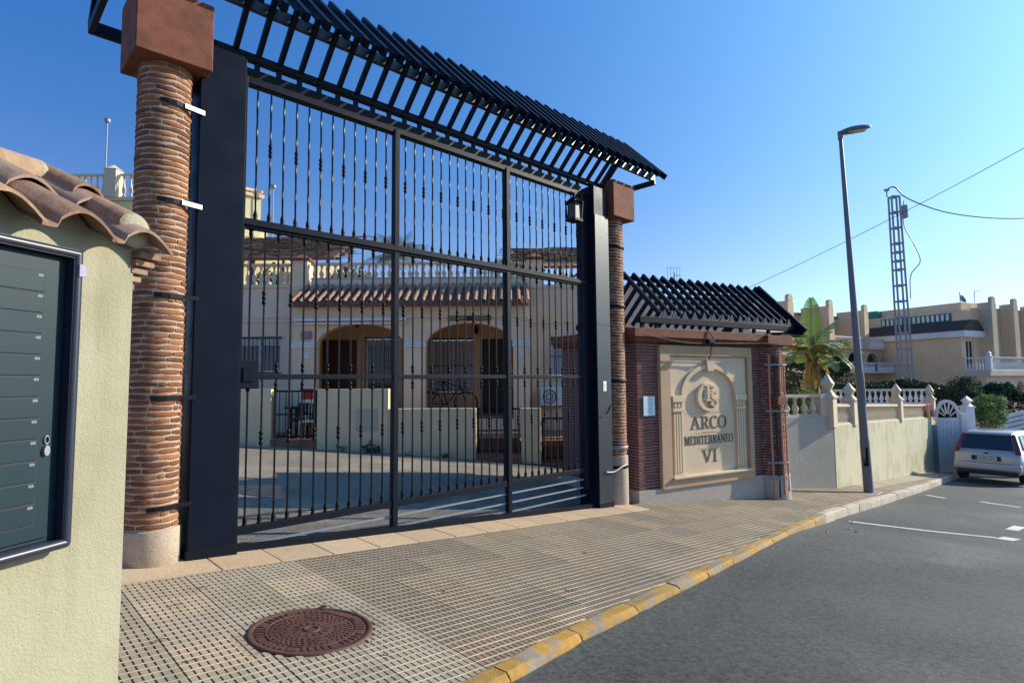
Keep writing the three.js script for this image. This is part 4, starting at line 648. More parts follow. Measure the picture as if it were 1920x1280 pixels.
/* ---------- terraced houses inside the gate ---------- */
const terr = thing('terraced_house', 'pale terraced house with two arched porches seen through the gate', 'house', [-2.6, 0, -16.5], { frame: CAMF });
{
  const ZW = -16, ZP = -15, ZB = -17;
  part('wall', new B().plate([[-9.6, -0.3], [-5.6, -0.3], [-5.6, 4.26], [-9.6, 4.26]], ZW - 0.3, ZW, { holes: [[[-7.6, 1.9], [-7.6, 2.86], [-6.36, 2.86], [-6.36, 1.9]]] }), P.houseGrey, terr);
  part('wall', new B().plate([[0.4, -0.8], [6.6, -0.8], [6.6, 3.9], [4.1, 3.9], [4.1, 4.2], [0.4, 4.2]], ZW - 0.3, ZW, { holes: [[[1.05, 1.76], [1.05, 2.8], [2.3, 2.8], [2.3, 1.76]]] }), P.house, terr);
  part('parapet_wall', new B().box(-5.6, 3.6, ZW - 0.3, 0.4, 4.5, ZW - 0.05), P.houseGrey, terr);
  part('roof_slab', new B().box(-9.6, 4.0, -26, 4.1, 4.18, ZW - 0.31), P.houseGrey, terr); part('roof_slab', new B().box(4.101, 3.7, -26, 6.6, 3.88, ZW - 0.31), P.houseGrey, terr);
  part('side_wall', new B().box(-9.6, -0.3, -26, -9.3, 3.99, ZW - 0.31), P.house, terr); part('side_wall', new B().box(6.3, -0.8, -26, 6.6, 3.69, ZW - 0.31), P.house, terr);
  part('porch_front', new B().plate([[-5.68, 0], [0.45, 0], [0.45, 3.62], [-5.68, 3.62]], ZP - 0.28, ZP, { holes: [archHole(-5.08, -2.8, 0.65, 2.55, 3.14), archHole(-2.25, 0.03, 0.65, 2.55, 3.14)], seg: 24 }), P.house, terr);
  for (const [x0, z0, x1, y1] of [[-5.68, ZW + 0.001, -5.45, 3.6], [0.22, ZW + 0.001, 0.45, 3.6], [-2.6, ZB + 0.08, -2.45, 3.49]]) part('porch_side', new B().box(x0, -0.3, z0, x1, y1, ZP - 0.281), P.house, terr);
  part('porch_floor', new B().box(-5.45, 0.4, ZB, 0.22, 0.72, ZP - 0.281), P.terrTile, terr);
  part('porch_ceiling', new B().box(-5.45, 3.5, ZB, 0.22, 3.58, ZP - 0.281), P.houseGrey, terr);
  const back = part('porch_back_wall', new B().plate([[-5.7, 0.4], [0.5, 0.4], [0.5, 3.6], [-5.7, 3.6]], ZB - 0.2, ZB, { holes: [[[-4.3, 1.35], [-4.3, 2.9], [-3.3, 2.9], [-3.3, 1.35]], [[-2.35, 1.3], [-2.35, 2.85], [-1.12, 2.85], [-1.12, 1.3]]] }), P.ochre, terr);
  for (const [a, b, m] of [[-5.55, -4.55, P.wood], [-0.88, 0.0, P.woodDark]]) { const d = part('door', new B().rbox(a, 0.72, ZB + 0.005, b, 2.86, ZB + 0.06, 0.008), m, terr); for (let k = 0; k < 4; k++) part('door_board', new B().rbox(a + 0.05 + k * (b - a - 0.1) / 4 + 0.008, 0.8, ZB + 0.061, a + 0.05 + (k + 1) * (b - a - 0.1) / 4 - 0.008, 2.78, ZB + 0.075, 0.004), m, d); }
  windowUnit(back, -4.28, -3.32, 1.37, 2.88, ZB, { grille: 1, blind: 0.12 }); windowUnit(back, -2.33, -1.14, 1.32, 2.83, ZB, { grille: 2, blind: 0.95 });
  windowUnit(terr, -7.58, -6.38, 1.92, 2.84, ZW, { grille: 1, blind: 0.2 }); windowUnit(terr, 1.07, 2.28, 1.78, 2.78, ZW, { grille: 2, blind: 0.95 });
  const mo = new B(); for (const [y, d] of [[3.20, 0.03], [3.28, 0.05], [3.40, 0.035]]) mo.box(-5.73, y, ZP + 0.001, 0.5, y + 0.035, ZP + d);
  part('moulding', mo, P.house, terr); part('moulding', new B().box(-9.6, 3.30, ZW + 0.001, -5.73, 3.35, ZW + 0.04).box(-9.6, 3.42, ZW + 0.001, -5.73, 3.45, ZW + 0.03).box(-9.65, 4.262, ZW - 0.33, -5.6, 4.32, ZW + 0.05), P.houseGrey, terr);
  part('moulding', new B().box(0.5, 3.22, ZW + 0.001, 6.6, 3.26, ZW + 0.04).box(0.5, 3.40, ZW + 0.001, 6.6, 3.43, ZW + 0.03).box(0.4, 4.202, ZW - 0.33, 4.12, 4.26, ZW + 0.05), P.house, terr);
  for (const [a, b] of [[-5.72, -5.05], [-2.83, -2.22], [0.0, 0.5]]) part('impost', new B().rbox(a, 2.52, ZP + 0.001, b, 2.60, ZP + 0.03, 0.006).rbox(a + 0.02, 2.60, ZP + 0.001, b - 0.02, 2.66, ZP + 0.045, 0.006), P.white, terr);
  part('house_number', new B().box(-5.42, 2.24, ZP + 0.001, -5.26, 2.40, ZP + 0.01), P.white, terr); part('house_number', new B().box(0.2, 2.24, ZP + 0.001, 0.34, 2.40, ZP + 0.01), P.white, terr);
  part('alarm_box', new B().rbox(-5.45, 2.74, ZP + 0.001, -5.2, 2.95, ZP + 0.08, 0.01), mat([0.3, 0.2, 0.25]), terr);
  part('window_sill', new B().rbox(-7.7, 1.80, ZW + 0.001, -6.28, 1.86, ZW + 0.08, 0.01).rbox(0.98, 1.66, ZW + 0.001, 2.4, 1.72, ZW + 0.08, 0.01), P.white, terr);
  const sign = part('name_plaque', new B().box(-1.66, 3.19, ZP + 0.051, -0.54, 3.32, ZP + 0.06), mat([0.025, 0.02, 0.02]), terr);
  for (const [a, b] of [[-1.63, -1.45], [-1.42, -1.24], [-0.97, -0.8], [-0.77, -0.58]]) part('plaque_tile', new B().box(a, 3.205, ZP + 0.0605, b, 3.305, ZP + 0.066), mat([0.24, 0.16, 0.06]), sign);
  const aw = part('awning', new B().rbox(-5.62, 3.20, ZP + 0.06, -2.72, 3.27, ZP + 0.16, 0.015).rbox(-5.58, 3.11, ZP + 0.07, -2.76, 3.16, ZP + 0.13, 0.012), P.white, terr);
  for (const [x, y] of [[-4.52, 3.22], [-1.05, 3.0]]) part('porch_lamp', new B().lathe([[0.02, y], [0.06, y + 0.04], [0.08, y + 0.16], [0.03, y + 0.22], [0.02, y + 0.26]], x, 0, ZB + 0.14, 8).bar(V(x, y + 0.2, ZB), V(x, y + 0.24, ZB + 0.14), 0.02, 0.02), P.blackSat, terr);
  // porch roof of barrel tiles
  const rf = part('roof', new B().plate([[14.78, 3.62], [16.0, 4.24], [16.0, 4.16], [14.8, 3.56]], -5.75, 0.42, { m: M4().makeBasis(V(0, 0, -1), V(0, 1, 0), V(1, 0, 0)) }), P.terrTile, terr);
  const seg = (() => { const g = new THREE.CylinderGeometry(0.078, 0.09, 0.40, 9, 1, true, -Math.PI / 2, Math.PI); g.rotateX(Math.PI / 2); g.rotateZ(0); const g2 = new THREE.CylinderGeometry(0.066, 0.078, 0.40, 9, 1, true, -Math.PI / 2, Math.PI); g2.rotateX(Math.PI / 2); const cap = new THREE.RingGeometry(0.078, 0.09, 9, 1, 0, Math.PI); cap.translate(0, 0, 0.2); return new B().add(g).add(g2).add(cap).geo(); })();
  const tm = [[0.44, 0.26, 0.17], [0.38, 0.21, 0.14], [0.52, 0.35, 0.25]].map(c => mat(c, { roughness: 0.95, map: tRough, side: THREE.DoubleSide })), tmUp = [[0.15, 0.11, 0.10], [0.12, 0.095, 0.09], [0.20, 0.14, 0.12]].map(c => mat(c, { roughness: 0.95, map: tRough, side: THREE.DoubleSide })), r = rng(8), tilt = Math.atan2(0.62, 1.22), n = 27;  // sunlit tips put into a lighter eave row colour; upper rows darker
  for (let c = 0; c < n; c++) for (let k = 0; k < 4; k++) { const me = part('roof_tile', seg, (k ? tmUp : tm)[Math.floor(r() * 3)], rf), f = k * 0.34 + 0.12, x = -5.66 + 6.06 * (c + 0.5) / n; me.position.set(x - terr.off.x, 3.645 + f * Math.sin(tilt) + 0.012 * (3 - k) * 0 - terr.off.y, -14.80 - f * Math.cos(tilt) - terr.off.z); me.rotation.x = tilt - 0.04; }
  const pans = new B(); for (let c = 0; c <= n; c++) { const x = -5.66 + 6.06 * c / n, g = new THREE.CylinderGeometry(0.06, 0.06, 1.4, 6, 1, true, Math.PI / 2, Math.PI); g.rotateX(Math.PI / 2); g.rotateX(tilt); g.translate(x, 3.66 + 0.33, -15.38); pans.add(g); } part('pan_tiles', pans, tm[1], rf);
  // roof terrace balustrades and piers
  balustrade(terr, -9.5, -6.2, 4.33, 4.95, ZW - 0.1, 18, P.balus); balustrade(terr, -5.62, 0.5, 4.51, 4.96, ZW - 0.12, 32, P.balus, { r: 0.07 }); balustrade(terr, 0.75, 3.0, 4.27, 4.93, ZW - 0.12, 11, P.balus);
  for (const [x, y] of [[-5.9, 5.02], [0.62, 5.0]]) { const p = part('pier', new B().box(x - 0.22, 4.18, ZW - 0.4, x + 0.22, y, ZW + 0.04), P.house, terr); part('pier_cap', new B().rbox(x - 0.3, y, ZW - 0.48, x + 0.3, y + 0.06, ZW + 0.12, 0.01).add(new THREE.CylinderGeometry(0.1, 0.36, 0.14, 4), M4().makeRotationY(Math.PI / 4).setPosition(x, y + 0.13, ZW - 0.18)), P.capstone, p); }
}
{ // storey set back on the roof, with chimney
  const t = thing('roof_storey', 'pale yellow set back storey with chimney on the roof terrace', 'building', [-11, 4.18, -22], { frame: CAMF }), m = M4().makeRotationY(YAW);
  const box = (x, z, w, y0, y1, d, ry = YAW) => new B().add(new THREE.BoxGeometry(w, y1 - y0, d), M4().makeRotationY(ry).setPosition(x, (y0 + y1) / 2, z));
  part('wall', box(-9.3, -22.6, 4.6, 4.18, 6.35, 2.2), P.houseYellow, t); part('stair_tower', box(-10.9, -22.4, 1.9, 6.35, 7.95, 1.9), P.houseYellow, t);
  const ch = part('chimney', box(-10.1, -22, 0.62, 6.0, 8.75, 0.62), P.houseYellow, t); part('chimney_cap', box(-10.1, -22, 0.8, 8.751, 8.87, 0.8), P.house, ch); part('chimney_cap', box(-10.1, -22, 0.72, 8.95, 9.05, 0.72), P.house, ch); for (const [a, b] of [[-0.2, -0.2], [0.2, 0.2], [-0.2, 0.2], [0.2, -0.2]]) part('chimney_pier', box(-10.1 + a, -22 + b, 0.14, 8.87, 8.95, 0.14), P.house, ch);
  part('low_wall', new B().plate([[-8.2, 4.18], [-6.2, 4.18], [-6.2, 5.0], [-7.6, 5.55], [-8.2, 5.6]], -0.1, 0.1, { m: M4().makeTranslation(0, 0, -20.6) }), P.houseYellow, t);
}
function brushPergola(label, x0, x1, y0, y1, d0, d1, legs) { // brushwood roof on rough timber posts
  const t = thing('brushwood_pergola', label, 'pergola', [(x0 + x1) / 2, 4.2, -(d0 + d1) / 2], { frame: CAMF }), r = rng(Math.floor(Math.abs(x0 * 100)));
  const rf = part('roof', new B().plate([[d0, y0], [d1, y1], [d1, y1 + 0.08], [d0, y0 + 0.08]], x0, x1, { m: M4().makeBasis(V(0, 0, -1), V(0, 1, 0), V(1, 0, 0)) }), P.thatch, t);
  const b = new B(); for (let k = 0; k < 900; k++) { const f = r(), x = x0 + (x1 - x0) * r(), L2 = 0.3 + 0.5 * r(), y = y0 + (y1 - y0) * f + (r() < 0.5 ? -0.03 : 0.11) + 0.05 * r(), z = -(d0 + (d1 - d0) * f); b.cyl(V(x, y, z), V(x + L2 * (r() < 0.5 ? -1 : 1), y + 0.08 * (r() - 0.5), z + 0.1 * (r() - 0.5)), 0.016, 0.01, 3); } part('twigs', b, P.thatch, rf, { kind: 'stuff' });
  for (let k = 0; k < 5; k++) { const f = (k + 0.5) / 5, z = -(d0 + (d1 - d0) * f), y = y0 + (y1 - y0) * f - 0.06; part('roof_pole', new B().cyl(V(x0 - 0.1, y, z), V(x1 + 0.1, y, z), 0.045, 0.04, 7), P.wood, t); }
  for (const x of legs) for (const [d, y] of [[d0 + 0.15, y0], [d1 - 0.15, y1]]) part('post', new B().cyl(V(x, 4.18, -d), V(x, y, -d), 0.07, 0.06, 8), P.wood, t);
  for (const x of legs) part('brace', new B().cyl(V(x, y0 - 0.7, -d0 - 0.15), V(x + 0.7, y0 - 0.06, -d0 - 0.15), 0.04, 0.04, 6), P.wood, t);
}
brushPergola('brushwood pergola on brown posts on the left roof terrace', -10.4, -5.75, 5.62, 6.95, 18.6, 21.4, [-8.45, -6.0]);
brushPergola('brushwood pergola roof on the right roof terrace by the gate post', 0.09, 2.9, 5.3, 6.3, 18.6, 20.8, [0.4, 1.6, 2.75]);
palm('feather palm rising behind the roof terrace balustrade', -5.3, 0, 7.2, 26, 1.9, 26, 5);
bush('small dark shrub behind the roof terrace balustrade', -6.9, 4.8, 24, 1.0, 0.8, L.hedge, 2500, 61, 0.12);
function aerial(label, x, y0, y1, d, kind) {
  const t = thing('roof_aerial', label, 'aerial', [x, y0, -d], { frame: CAMF }); part('mast', new B().cyl(V(x, y0, -d), V(x, y1, -d), 0.025, 0.02, 6), P.galv, t);
  const b = new B(); if (kind === 'yagi') { b.bar(V(x - 0.35, y1 - 0.05, -d), V(x + 0.45, y1 - 0.02, -d), 0.02, 0.02); for (let k = 0; k < 6; k++) b.bar(V(x - 0.3 + k * 0.14, y1 - 0.2, -d), V(x - 0.3 + k * 0.14, y1 + 0.14, -d), 0.012, 0.012, V(1, 0, 0)); } else if (kind === 'grid') { b.bar(V(x, y1 - 0.1, -d), V(x + 0.2, y1 - 0.1, -d), 0.02, 0.02); for (let k = 0; k < 5; k++) b.bar(V(x - 0.22 + k * 0.11, y1 - 0.3, -d - 0.1), V(x - 0.22 + k * 0.11, y1 + 0.2, -d - 0.1), 0.01, 0.01, V(1, 0, 0)); b.bar(V(x - 0.24, y1 + 0.2, -d - 0.1), V(x + 0.24, y1 + 0.2, -d - 0.1), 0.01, 0.01).bar(V(x - 0.24, y1 - 0.3, -d - 0.1), V(x + 0.24, y1 - 0.3, -d - 0.1), 0.01, 0.01); } else b.lathe([[0.01, y1], [0.09, y1 + 0.03], [0.1, y1 + 0.16], [0.02, y1 + 0.2]], x, 0, -d, 8);
  part('antenna', b, P.galv, t);
}
aerial('thin mast with a white knob above the chimney side terrace', -9.2, 6.2, 9.1, 22, 'knob');
aerial('square grid television aerial behind the gatehouse canopy', 5.68, 4.0, 5.35, 20, 'grid');
{ // neighbour far left, only its roof balustrade shows between the tiles and the column
  const t = thing('neighbour_house', 'pale house whose roof balustrade shows left of the near column', 'house', [-15.5, 0, -22.5], { frame: CAMF });
  part('wall', new B().box(-20, -0.5, -27, -12.4, 8.08, -20.1), P.houseYellow, t); part('cornice', new B().box(-20.1, 8.082, -27.1, -12.3, 8.2, -20.0), P.balus, t);
  balustrade(t, -20, -14.35, 8.2, 9.06, -20.15, 26, P.balus); balustrade(t, -13.85, -12.4, 8.2, 9.06, -20.15, 6, P.balus);
  part('pier', new B().box(-14.32, 8.2, -20.35, -13.9, 9.2, -19.95).add(new THREE.CylinderGeometry(0.02, 0.34, 0.2, 4), M4().makeRotationY(Math.PI / 4).setPosition(-14.11, 9.3, -20.15)), P.balus, t);
}
aerial('thin white mast with a camera on the roof pier at far left', -14.45, 9.2, 10.95, 20.2, 'knob');

/* ---------- front garden walls and gates ---------- */
{
  const t = thing('garden_wall', 'pale green rendered garden wall before the arched houses', 'wall', [-3, 0, -13.1], { frame: CAMF }), Z = -13;
  for (const [a, b, y] of [[-9.5, -5.39, 1.48], [-4.36, -2.77, 1.47], [-2.765, -0.82, 1.02], [0.19, 0.63, 1.01]]) { part('wall_panel', new B().rbox(a, -0.6, Z - 0.2, b, y, Z, 0.01), P.garden, t); }
  part('threshold', new B().box(-5.388, -0.6, Z - 0.2, -4.362, 0.36, Z + 0.02), P.terrTile, t); part('threshold', new B().box(-0.818, -0.6, Z - 0.2, 0.188, -0.0, Z + 0.02), P.terrTile, t); part('threshold', new B().box(0.632, -0.8, Z - 0.2, 3.0, -0.2, Z + 0.02), P.terrTile, t);
  part('meter_box', new B().rbox(-3.49, 0.54, Z + 0.001, -3.0, 1.03, Z + 0.012, 0.004), mat([0.45, 0.40, 0.28]), t);
  const c = new B(); for (const [a, b, ya, yb] of [[-9.5, -6.2, 0.42, 0.25], [-6.2, -2.77, 0.25, 0.0], [-2.77, 1.0, 0.0, -0.26]]) c.plate([[a, ya - 0.4], [b, yb - 0.4], [b, yb + 0.01], [a, ya + 0.01]], Z + 0.001, Z + 0.10);
  part('foot_kerb', c, mat([0.07, 0.07, 0.072], { roughness: 0.95, map: tMottle }), t);
}
struct('garden_terrace', (() => { const b = new B(); b.box(-9.3, -0.6, -16, 3.5, 0.28, -13.21); const m = M4().makeRotationY(-YAW); b.g.forEach(g => g.applyMatrix4(m)); return b; })(), P.terrTile, { label: 'terracotta paved front gardens behind the garden wall' });
function gardenGate(label, x0, x1, y0, y1, n, arch) {
  const t = thing('garden_gate', label, 'gate', [(x0 + x1) / 2, y0, -13.1], { frame: CAMF }), Z = -13.08;
  part('gate_frame', new B().box(x0 + 0.01, y0, Z - 0.02, x0 + 0.05, y1, Z + 0.02).box(x1 - 0.05, y0, Z - 0.02, x1 - 0.01, y1, Z + 0.02).box(x0 + 0.05, y1 - 0.04, Z - 0.02, x1 - 0.05, y1, Z + 0.02).box(x0 + 0.05, y0 + 0.03, Z - 0.02, x1 - 0.05, y0 + 0.07, Z + 0.02).box(x0 + 0.05, (y0 + y1) / 2 - 0.015, Z - 0.015, x1 - 0.05, (y0 + y1) / 2 + 0.015, Z + 0.015), P.blackSat, t);
  const g = new B().box(-0.007, y0 + 0.07, Z - 0.007, 0.007, y1 - 0.04, Z + 0.007).geo(); for (let k = 0; k < n; k++) { const me = part('gate_bar', g, P.blackSat, t); me.position.set(x0 + (x1 - x0) * (k + 1) / (n + 1) - t.off.x, -t.off.y, -t.off.z); }
  if (arch) part('lower_panel', new B().box(x0 + 0.05, y0 + 0.071, Z - 0.006, x1 - 0.05, y0 + (y1 - y0) * 0.33, Z + 0.004), P.wood, t);
}
gardenGate('open black barred garden gate in the left garden wall, red sign behind', -5.37, -4.38, 0.38, 1.45, 6);
gardenGate('dark barred garden gate with wooden foot panel, beside the grey green wall pier', -0.8, 0.17, 0.02, 1.02, 8, true);
gardenGate('low black railing gate next to the right gate post', 0.64, 2.4, -0.14, 0.80, 12, true);
{ const t = thing('red_sign', 'small red and white sign behind the left garden gate', 'sign', [-4.9, 1.3, -14], { frame: CAMF }); part('board', new B().rbox(-5.12, 1.14, -14.0, -4.72, 1.5, -13.98, 0.004), P.white, t); part('red_field', new B().box(-5.08, 1.22, -13.979, -4.78, 1.48, -13.975), mat([0.42, 0.03, 0.025]), t); part('stake', new B().box(-4.94, 0.2, -14.03, -4.9, 1.14, -14.0), P.blackSat, t); }
{ const t = thing('garden_table', 'brown wooden garden table behind the left garden gate', 'table', [-5.0, 0.28, -14.6], { frame: CAMF }); part('top', new B().rbox(-5.6, 0.98, -15.0, -4.3, 1.03, -14.3, 0.01), P.wood, t); for (const [x, z] of [[-5.5, -14.9], [-4.4, -14.9], [-5.5, -14.4], [-4.4, -14.4]]) part('leg', new B().box(x - 0.04, 0.28, z - 0.04, x + 0.04, 0.98, z + 0.04), P.wood, t); }
for (const [label, x, d, s, seed, n] of [['dark bushy weed at the garden wall foot below the meter box', -3.12, 12.86, 0.16, 3, 90], ['small sprig of weed left of the bushy one at the wall foot', -3.75, 12.86, 0.10, 4, 50], ['tiny weed under the step in the garden wall', -2.3, 12.86, 0.08, 6, 40], ['flat weed patch at the foot of the low garden wall', -1.5, 12.86, 0.09, 7, 60]]) {
  const yb = x < -2.77 ? 0.25 - (x + 6.2) * 0.073 : -(x + 2.77) * 0.069, t = thing('weed', label, 'weed', [x, yb, -d], { frame: CAMF }); part('leaves', leafMesh(n, q => { const a = q() * 6.28, k = s * Math.sqrt(q()); return [x + k * Math.cos(a), yb + s * 1.4 * q(), -d + 0.5 * k * Math.sin(a) * 0.3]; }, s * 0.35, rng(seed)).translate(...t.off.clone().negate().toArray()), L.hedge, t); }
{ // spiky plant in the left porch
  const x = -3.35, y = 0.72, z = -16.2, t = thing('potted_dragon_tree', 'spiky green potted plant in the left arched porch', 'potted plant', [x, y, z], { frame: CAMF }), r = rng(4); part('pot', new B().lathe([[0, y], [0.14, y], [0.19, y + 0.3], [0.16, y + 0.3], [0.15, y + 0.26], [0, y + 0.26]], x, 0, z, 16), P.terrTile, t); part('stem', new B().cyl(V(x, y + 0.25, z), V(x, y + 1.2, z), 0.035, 0.025, 7), L.stem, t);
  for (let k = 0; k < 34; k++) { const a = r() * 6.28, e = -0.4 + 1.7 * r(), l = 0.4 + 0.25 * r(), d = V(Math.cos(a) * Math.cos(e), Math.sin(e), Math.sin(a) * Math.cos(e)), p0 = V(x, y + 1.2, z), p1 = p0.clone().addScaledVector(d, l * 0.6), p2 = p0.clone().addScaledVector(d, l).add(V(0, -0.1 * l, 0)), s = V(-Math.sin(a), 0, Math.cos(a)).multiplyScalar(0.018), ps = []; for (const q of [p0, p1.clone().add(s), p1.clone().sub(s), p1.clone().add(s), p2, p1.clone().sub(s)]) ps.push(q.x, q.y, q.z); const g = new THREE.BufferGeometry(); g.setAttribute('position', new THREE.Float32BufferAttribute(ps, 3)); g.computeVertexNormals(); part('leaf', new B().add(g), L.bright, t); }
}
{ const x = -1.75, z = -15.9, t = thing('bicycle', 'dark bicycle leaning in the right arched porch', 'bicycle', [x, 0.72, z], { frame: CAMF }); for (const a of [-0.48, 0.48]) { const g = new THREE.TorusGeometry(0.31, 0.02, 6, 28); g.translate(x + a, 1.03, z); part('wheel', new B().add(g), P.blackSat, t); } const b = new B(), p = { bb: V(x - 0.03, 1.0, z), st: V(x - 0.18, 1.55, z), hd: V(x + 0.33, 1.5, z), r: V(x - 0.48, 1.03, z), f: V(x + 0.48, 1.03, z) }; for (const [a, c] of [['bb', 'st'], ['bb', 'hd'], ['st', 'hd'], ['bb', 'r'], ['st', 'r'], ['hd', 'f']]) b.cyl(p[a], p[c], 0.017, 0.017, 6); b.cyl(V(x + 0.33, 1.5, z), V(x + 0.31, 1.68, z), 0.015, 0.015, 6).cyl(V(x + 0.31, 1.68, z - 0.25), V(x + 0.31, 1.68, z + 0.25), 0.013, 0.013, 6); part('frame', b, P.blackSat, t); part('saddle', new B().rbox(x - 0.3, 1.58, z - 0.06, x - 0.06, 1.63, z + 0.06, 0.02), P.blackSat, t); }
/* ---------- small household things behind the gate ---------- */
{
  const t = thing('air_conditioner', 'white air conditioner unit on the house wall by the right gate post', 'air conditioner', [1.05, 0.9, -15.8], { frame: CAMF });
  part('casing', new B().rbox(0.75, 0.95, -15.98, 1.45, 1.45, -15.66, 0.02), P.white, t); const f = new B(); f.add(new THREE.TorusGeometry(0.17, 0.012, 6, 24), M4().makeTranslation(1.0, 1.2, -15.65)); f.add(new THREE.TorusGeometry(0.09, 0.01, 6, 20), M4().makeTranslation(1.0, 1.2, -15.65)); part('fan_grille', f, P.blackSat, t);
  for (let k = 0; k < 2; k++) part('bracket', new B().box(0.85 + k * 0.45, 0.9, -15.99, 0.89 + k * 0.45, 0.948, -15.7), P.galv, t);
}
{ const t = thing('closed_parasol', 'closed dark parasol leaning on the right house wall', 'parasol', [0.35, 0.28, -15.6], { frame: CAMF }); part('canopy', new B().cyl(V(0.52, 0.75, -15.6), V(0.22, 1.95, -15.85), 0.07, 0.02, 8), P.woodDark, t); part('pole', new B().cyl(V(0.62, 0.28, -15.55), V(0.5, 0.85, -15.62), 0.02, 0.02, 6), P.wood, t); }
function pot(label, x, y, z, s, m) { const t = thing('flower_pot', label, 'flower pot', [x, y, z], { frame: CAMF }); part('pot', new B().lathe([[0, y], [0.08 * s, y], [0.13 * s, y + 0.2 * s], [0.15 * s, y + 0.2 * s], [0.15 * s, y + 0.24 * s], [0.11 * s, y + 0.24 * s], [0.10 * s, y + 0.2 * s], [0, y + 0.2 * s]], x, 0, z, 16), m, t); const r = rng(Math.floor(x * 91 + 500)); part('foliage', leafMesh(120, q => { const a = q() * 6.28, k = 0.15 * s * Math.sqrt(q()); return [x + k * Math.cos(a), y + (0.22 + 0.3 * q()) * s, z + k * Math.sin(a)]; }, 0.06 * s, r).translate(...t.off.clone().negate().toArray()), L.bush, t); }
pot('dark flower pot between the balusters left of the terrace pier', -6.75, 4.32, -16.45, 0.9, P.blackSat); pot('second dark flower pot, farther from the terrace pier', -7.15, 4.32, -16.45, 0.9, P.blackSat);
pot('terracotta pot with green plant beside the left porch door', -5.0, 0.28, -14.2, 1.6, P.terrTile); pot('terracotta pot with green plant in the second front garden', -1.9, 0.28, -13.9, 1.2, P.terrTile);
{ // white garden chair
  const x = -4.75, z = -13.75, y = 0.28, t = thing('garden_chair', 'white metal garden chair behind the left garden gate', 'chair', [x, y, z], { frame: CAMF });
  part('seat', new B().rbox(x - 0.22, y + 0.42, z - 0.22, x + 0.22, y + 0.45, z + 0.22, 0.01), P.white, t); for (const [a, b] of [[-0.2, -0.2], [0.2, -0.2], [-0.2, 0.2], [0.2, 0.2]]) part('leg', new B().cyl(V(x + a * 1.1, y, z + b * 1.1), V(x + a, y + 0.42, z + b), 0.014, 0.014, 6), P.white, t);
  const k = part('backrest', new B().tube([V(x - 0.2, y + 0.44, z - 0.2), V(x - 0.22, y + 0.9, z - 0.28), V(x, y + 1.0, z - 0.3), V(x + 0.22, y + 0.9, z - 0.28), V(x + 0.2, y + 0.44, z - 0.2)], 0.014, 24, 6), P.white, t); for (let i = -2; i < 3; i++) part('spindle', new B().cyl(V(x + i * 0.07, y + 0.45, z - 0.21), V(x + i * 0.075, y + 0.96, z - 0.295), 0.009, 0.009, 5), P.white, k);
}
/* ---------- garden wall with balustrade along the street ---------- */
const PW = { at: V(13.95, 0, -4.3), turn: 0.0149 }, RW = { at: V(12.56, 0, -4.81), turn: -Math.atan2(0.51, 1.39) };
{
  const t = thing('street_wall', 'stained pale green street wall carrying a cream balustrade with pointed piers', 'wall', [5.6, -1.2, -0.1], { frame: PW }), F = 0.033, top = x => 0.6 - F * x;
  part('wall_panel', new B().plate([[0, -1.6], [11.25, -2.6], [11.25, top(11.25)], [0, top(0)]], -0.22, 0, { bevel: 0.01 }), P.wallGreen, t);
  const m = P.balus;
  for (const [a, b, n] of [[0.17, 1.41, 7], [1.71, 6.06, 24], [6.36, 10.95, 26]]) balustrade(t, a, b, top(a) + 0.002, top(a) + 0.46, -0.1, n, m, { fall: F * (b - a), r: 0.05 });
  for (const [x, y, tip] of [[0, 1.24, 1.73], [1.56, 1.13, 1.52], [6.21, 1.02, 1.46], [11.1, 0.9, 1.40]]) finialPost(t, 'pier', x, -0.1, top(x) - 0.05, y, 0.28, tip, m);
  part('wall_panel', new B().box(-0.0, -2.0, -5.5, 0.2, 0.5, -0.23), P.wallShade, t);
}
{
  const t = thing('return_wall', 'shaded return wall with balustrade between gatehouse and street wall', 'wall', [0.7, -0.7, -0.1], { frame: RW });
  part('wall_panel', new B().plate([[-0.6, -1.4], [1.46, -1.4], [1.46, 0.82], [-0.6, 0.82]], -0.2, 0, { bevel: 0.008 }), P.wallShade, t);
  balustrade(t, -0.5, 1.1, 0.822, 1.28, -0.1, 6, P.balus, { r: 0.075, seg: 14 }); part('pier', new B().box(1.10, 0.82, -0.2, 1.36, 1.28, 0.0), P.balus, t);
}
{ // raised garden behind the street wall
  const t = thing('terrace_balustrade', 'white balustrade across the raised terrace behind the street wall', 'balustrade', [13.2, 0.5, -21.5], { frame: CAMF });
  part('retaining_wall', new B().box(10.8, -1.5, -21.8, 15.5, 0.68, -21.45), P.wallShade, t); balustrade(t, 10.8, 15.5, 0.69, 1.22, -21.6, 22, P.white, { r: 0.08 });
}
struct('garden_soil', (() => { const b = new B().box(6.8, -1.9, -21.4, 9.4, -0.2, -15.4).box(6.8, -1.9, -30, 15.5, 0.3, -21.81); const m = M4().makeRotationY(-YAW); b.g.forEach(g => g.applyMatrix4(m)); return b; })(), mEarth, { label: 'garden soil behind the street wall' });
{ const t = thing('draped_towel', 'reddish white towel draped over the far end of the balustrade', 'towel', [10.3, 0.5, 0], { frame: PW }), g = new THREE.PlaneGeometry(1.1, 0.42, 22, 10), p = g.attributes.position; for (let i = 0; i < p.count; i++) { const x = p.getX(i), y = p.getY(i); p.setXYZ(i, x + 10.25, y + 0.5 - 0.033 * (x), 0.0 + 0.03 * Math.sin(x * 17 + y * 3) + 0.025); } g.computeVertexNormals(); part('cloth', new B().add(g), mat([0.42, 0.17, 0.13], { side: THREE.DoubleSide, map: tStreak, roughness: 1 }), t); }

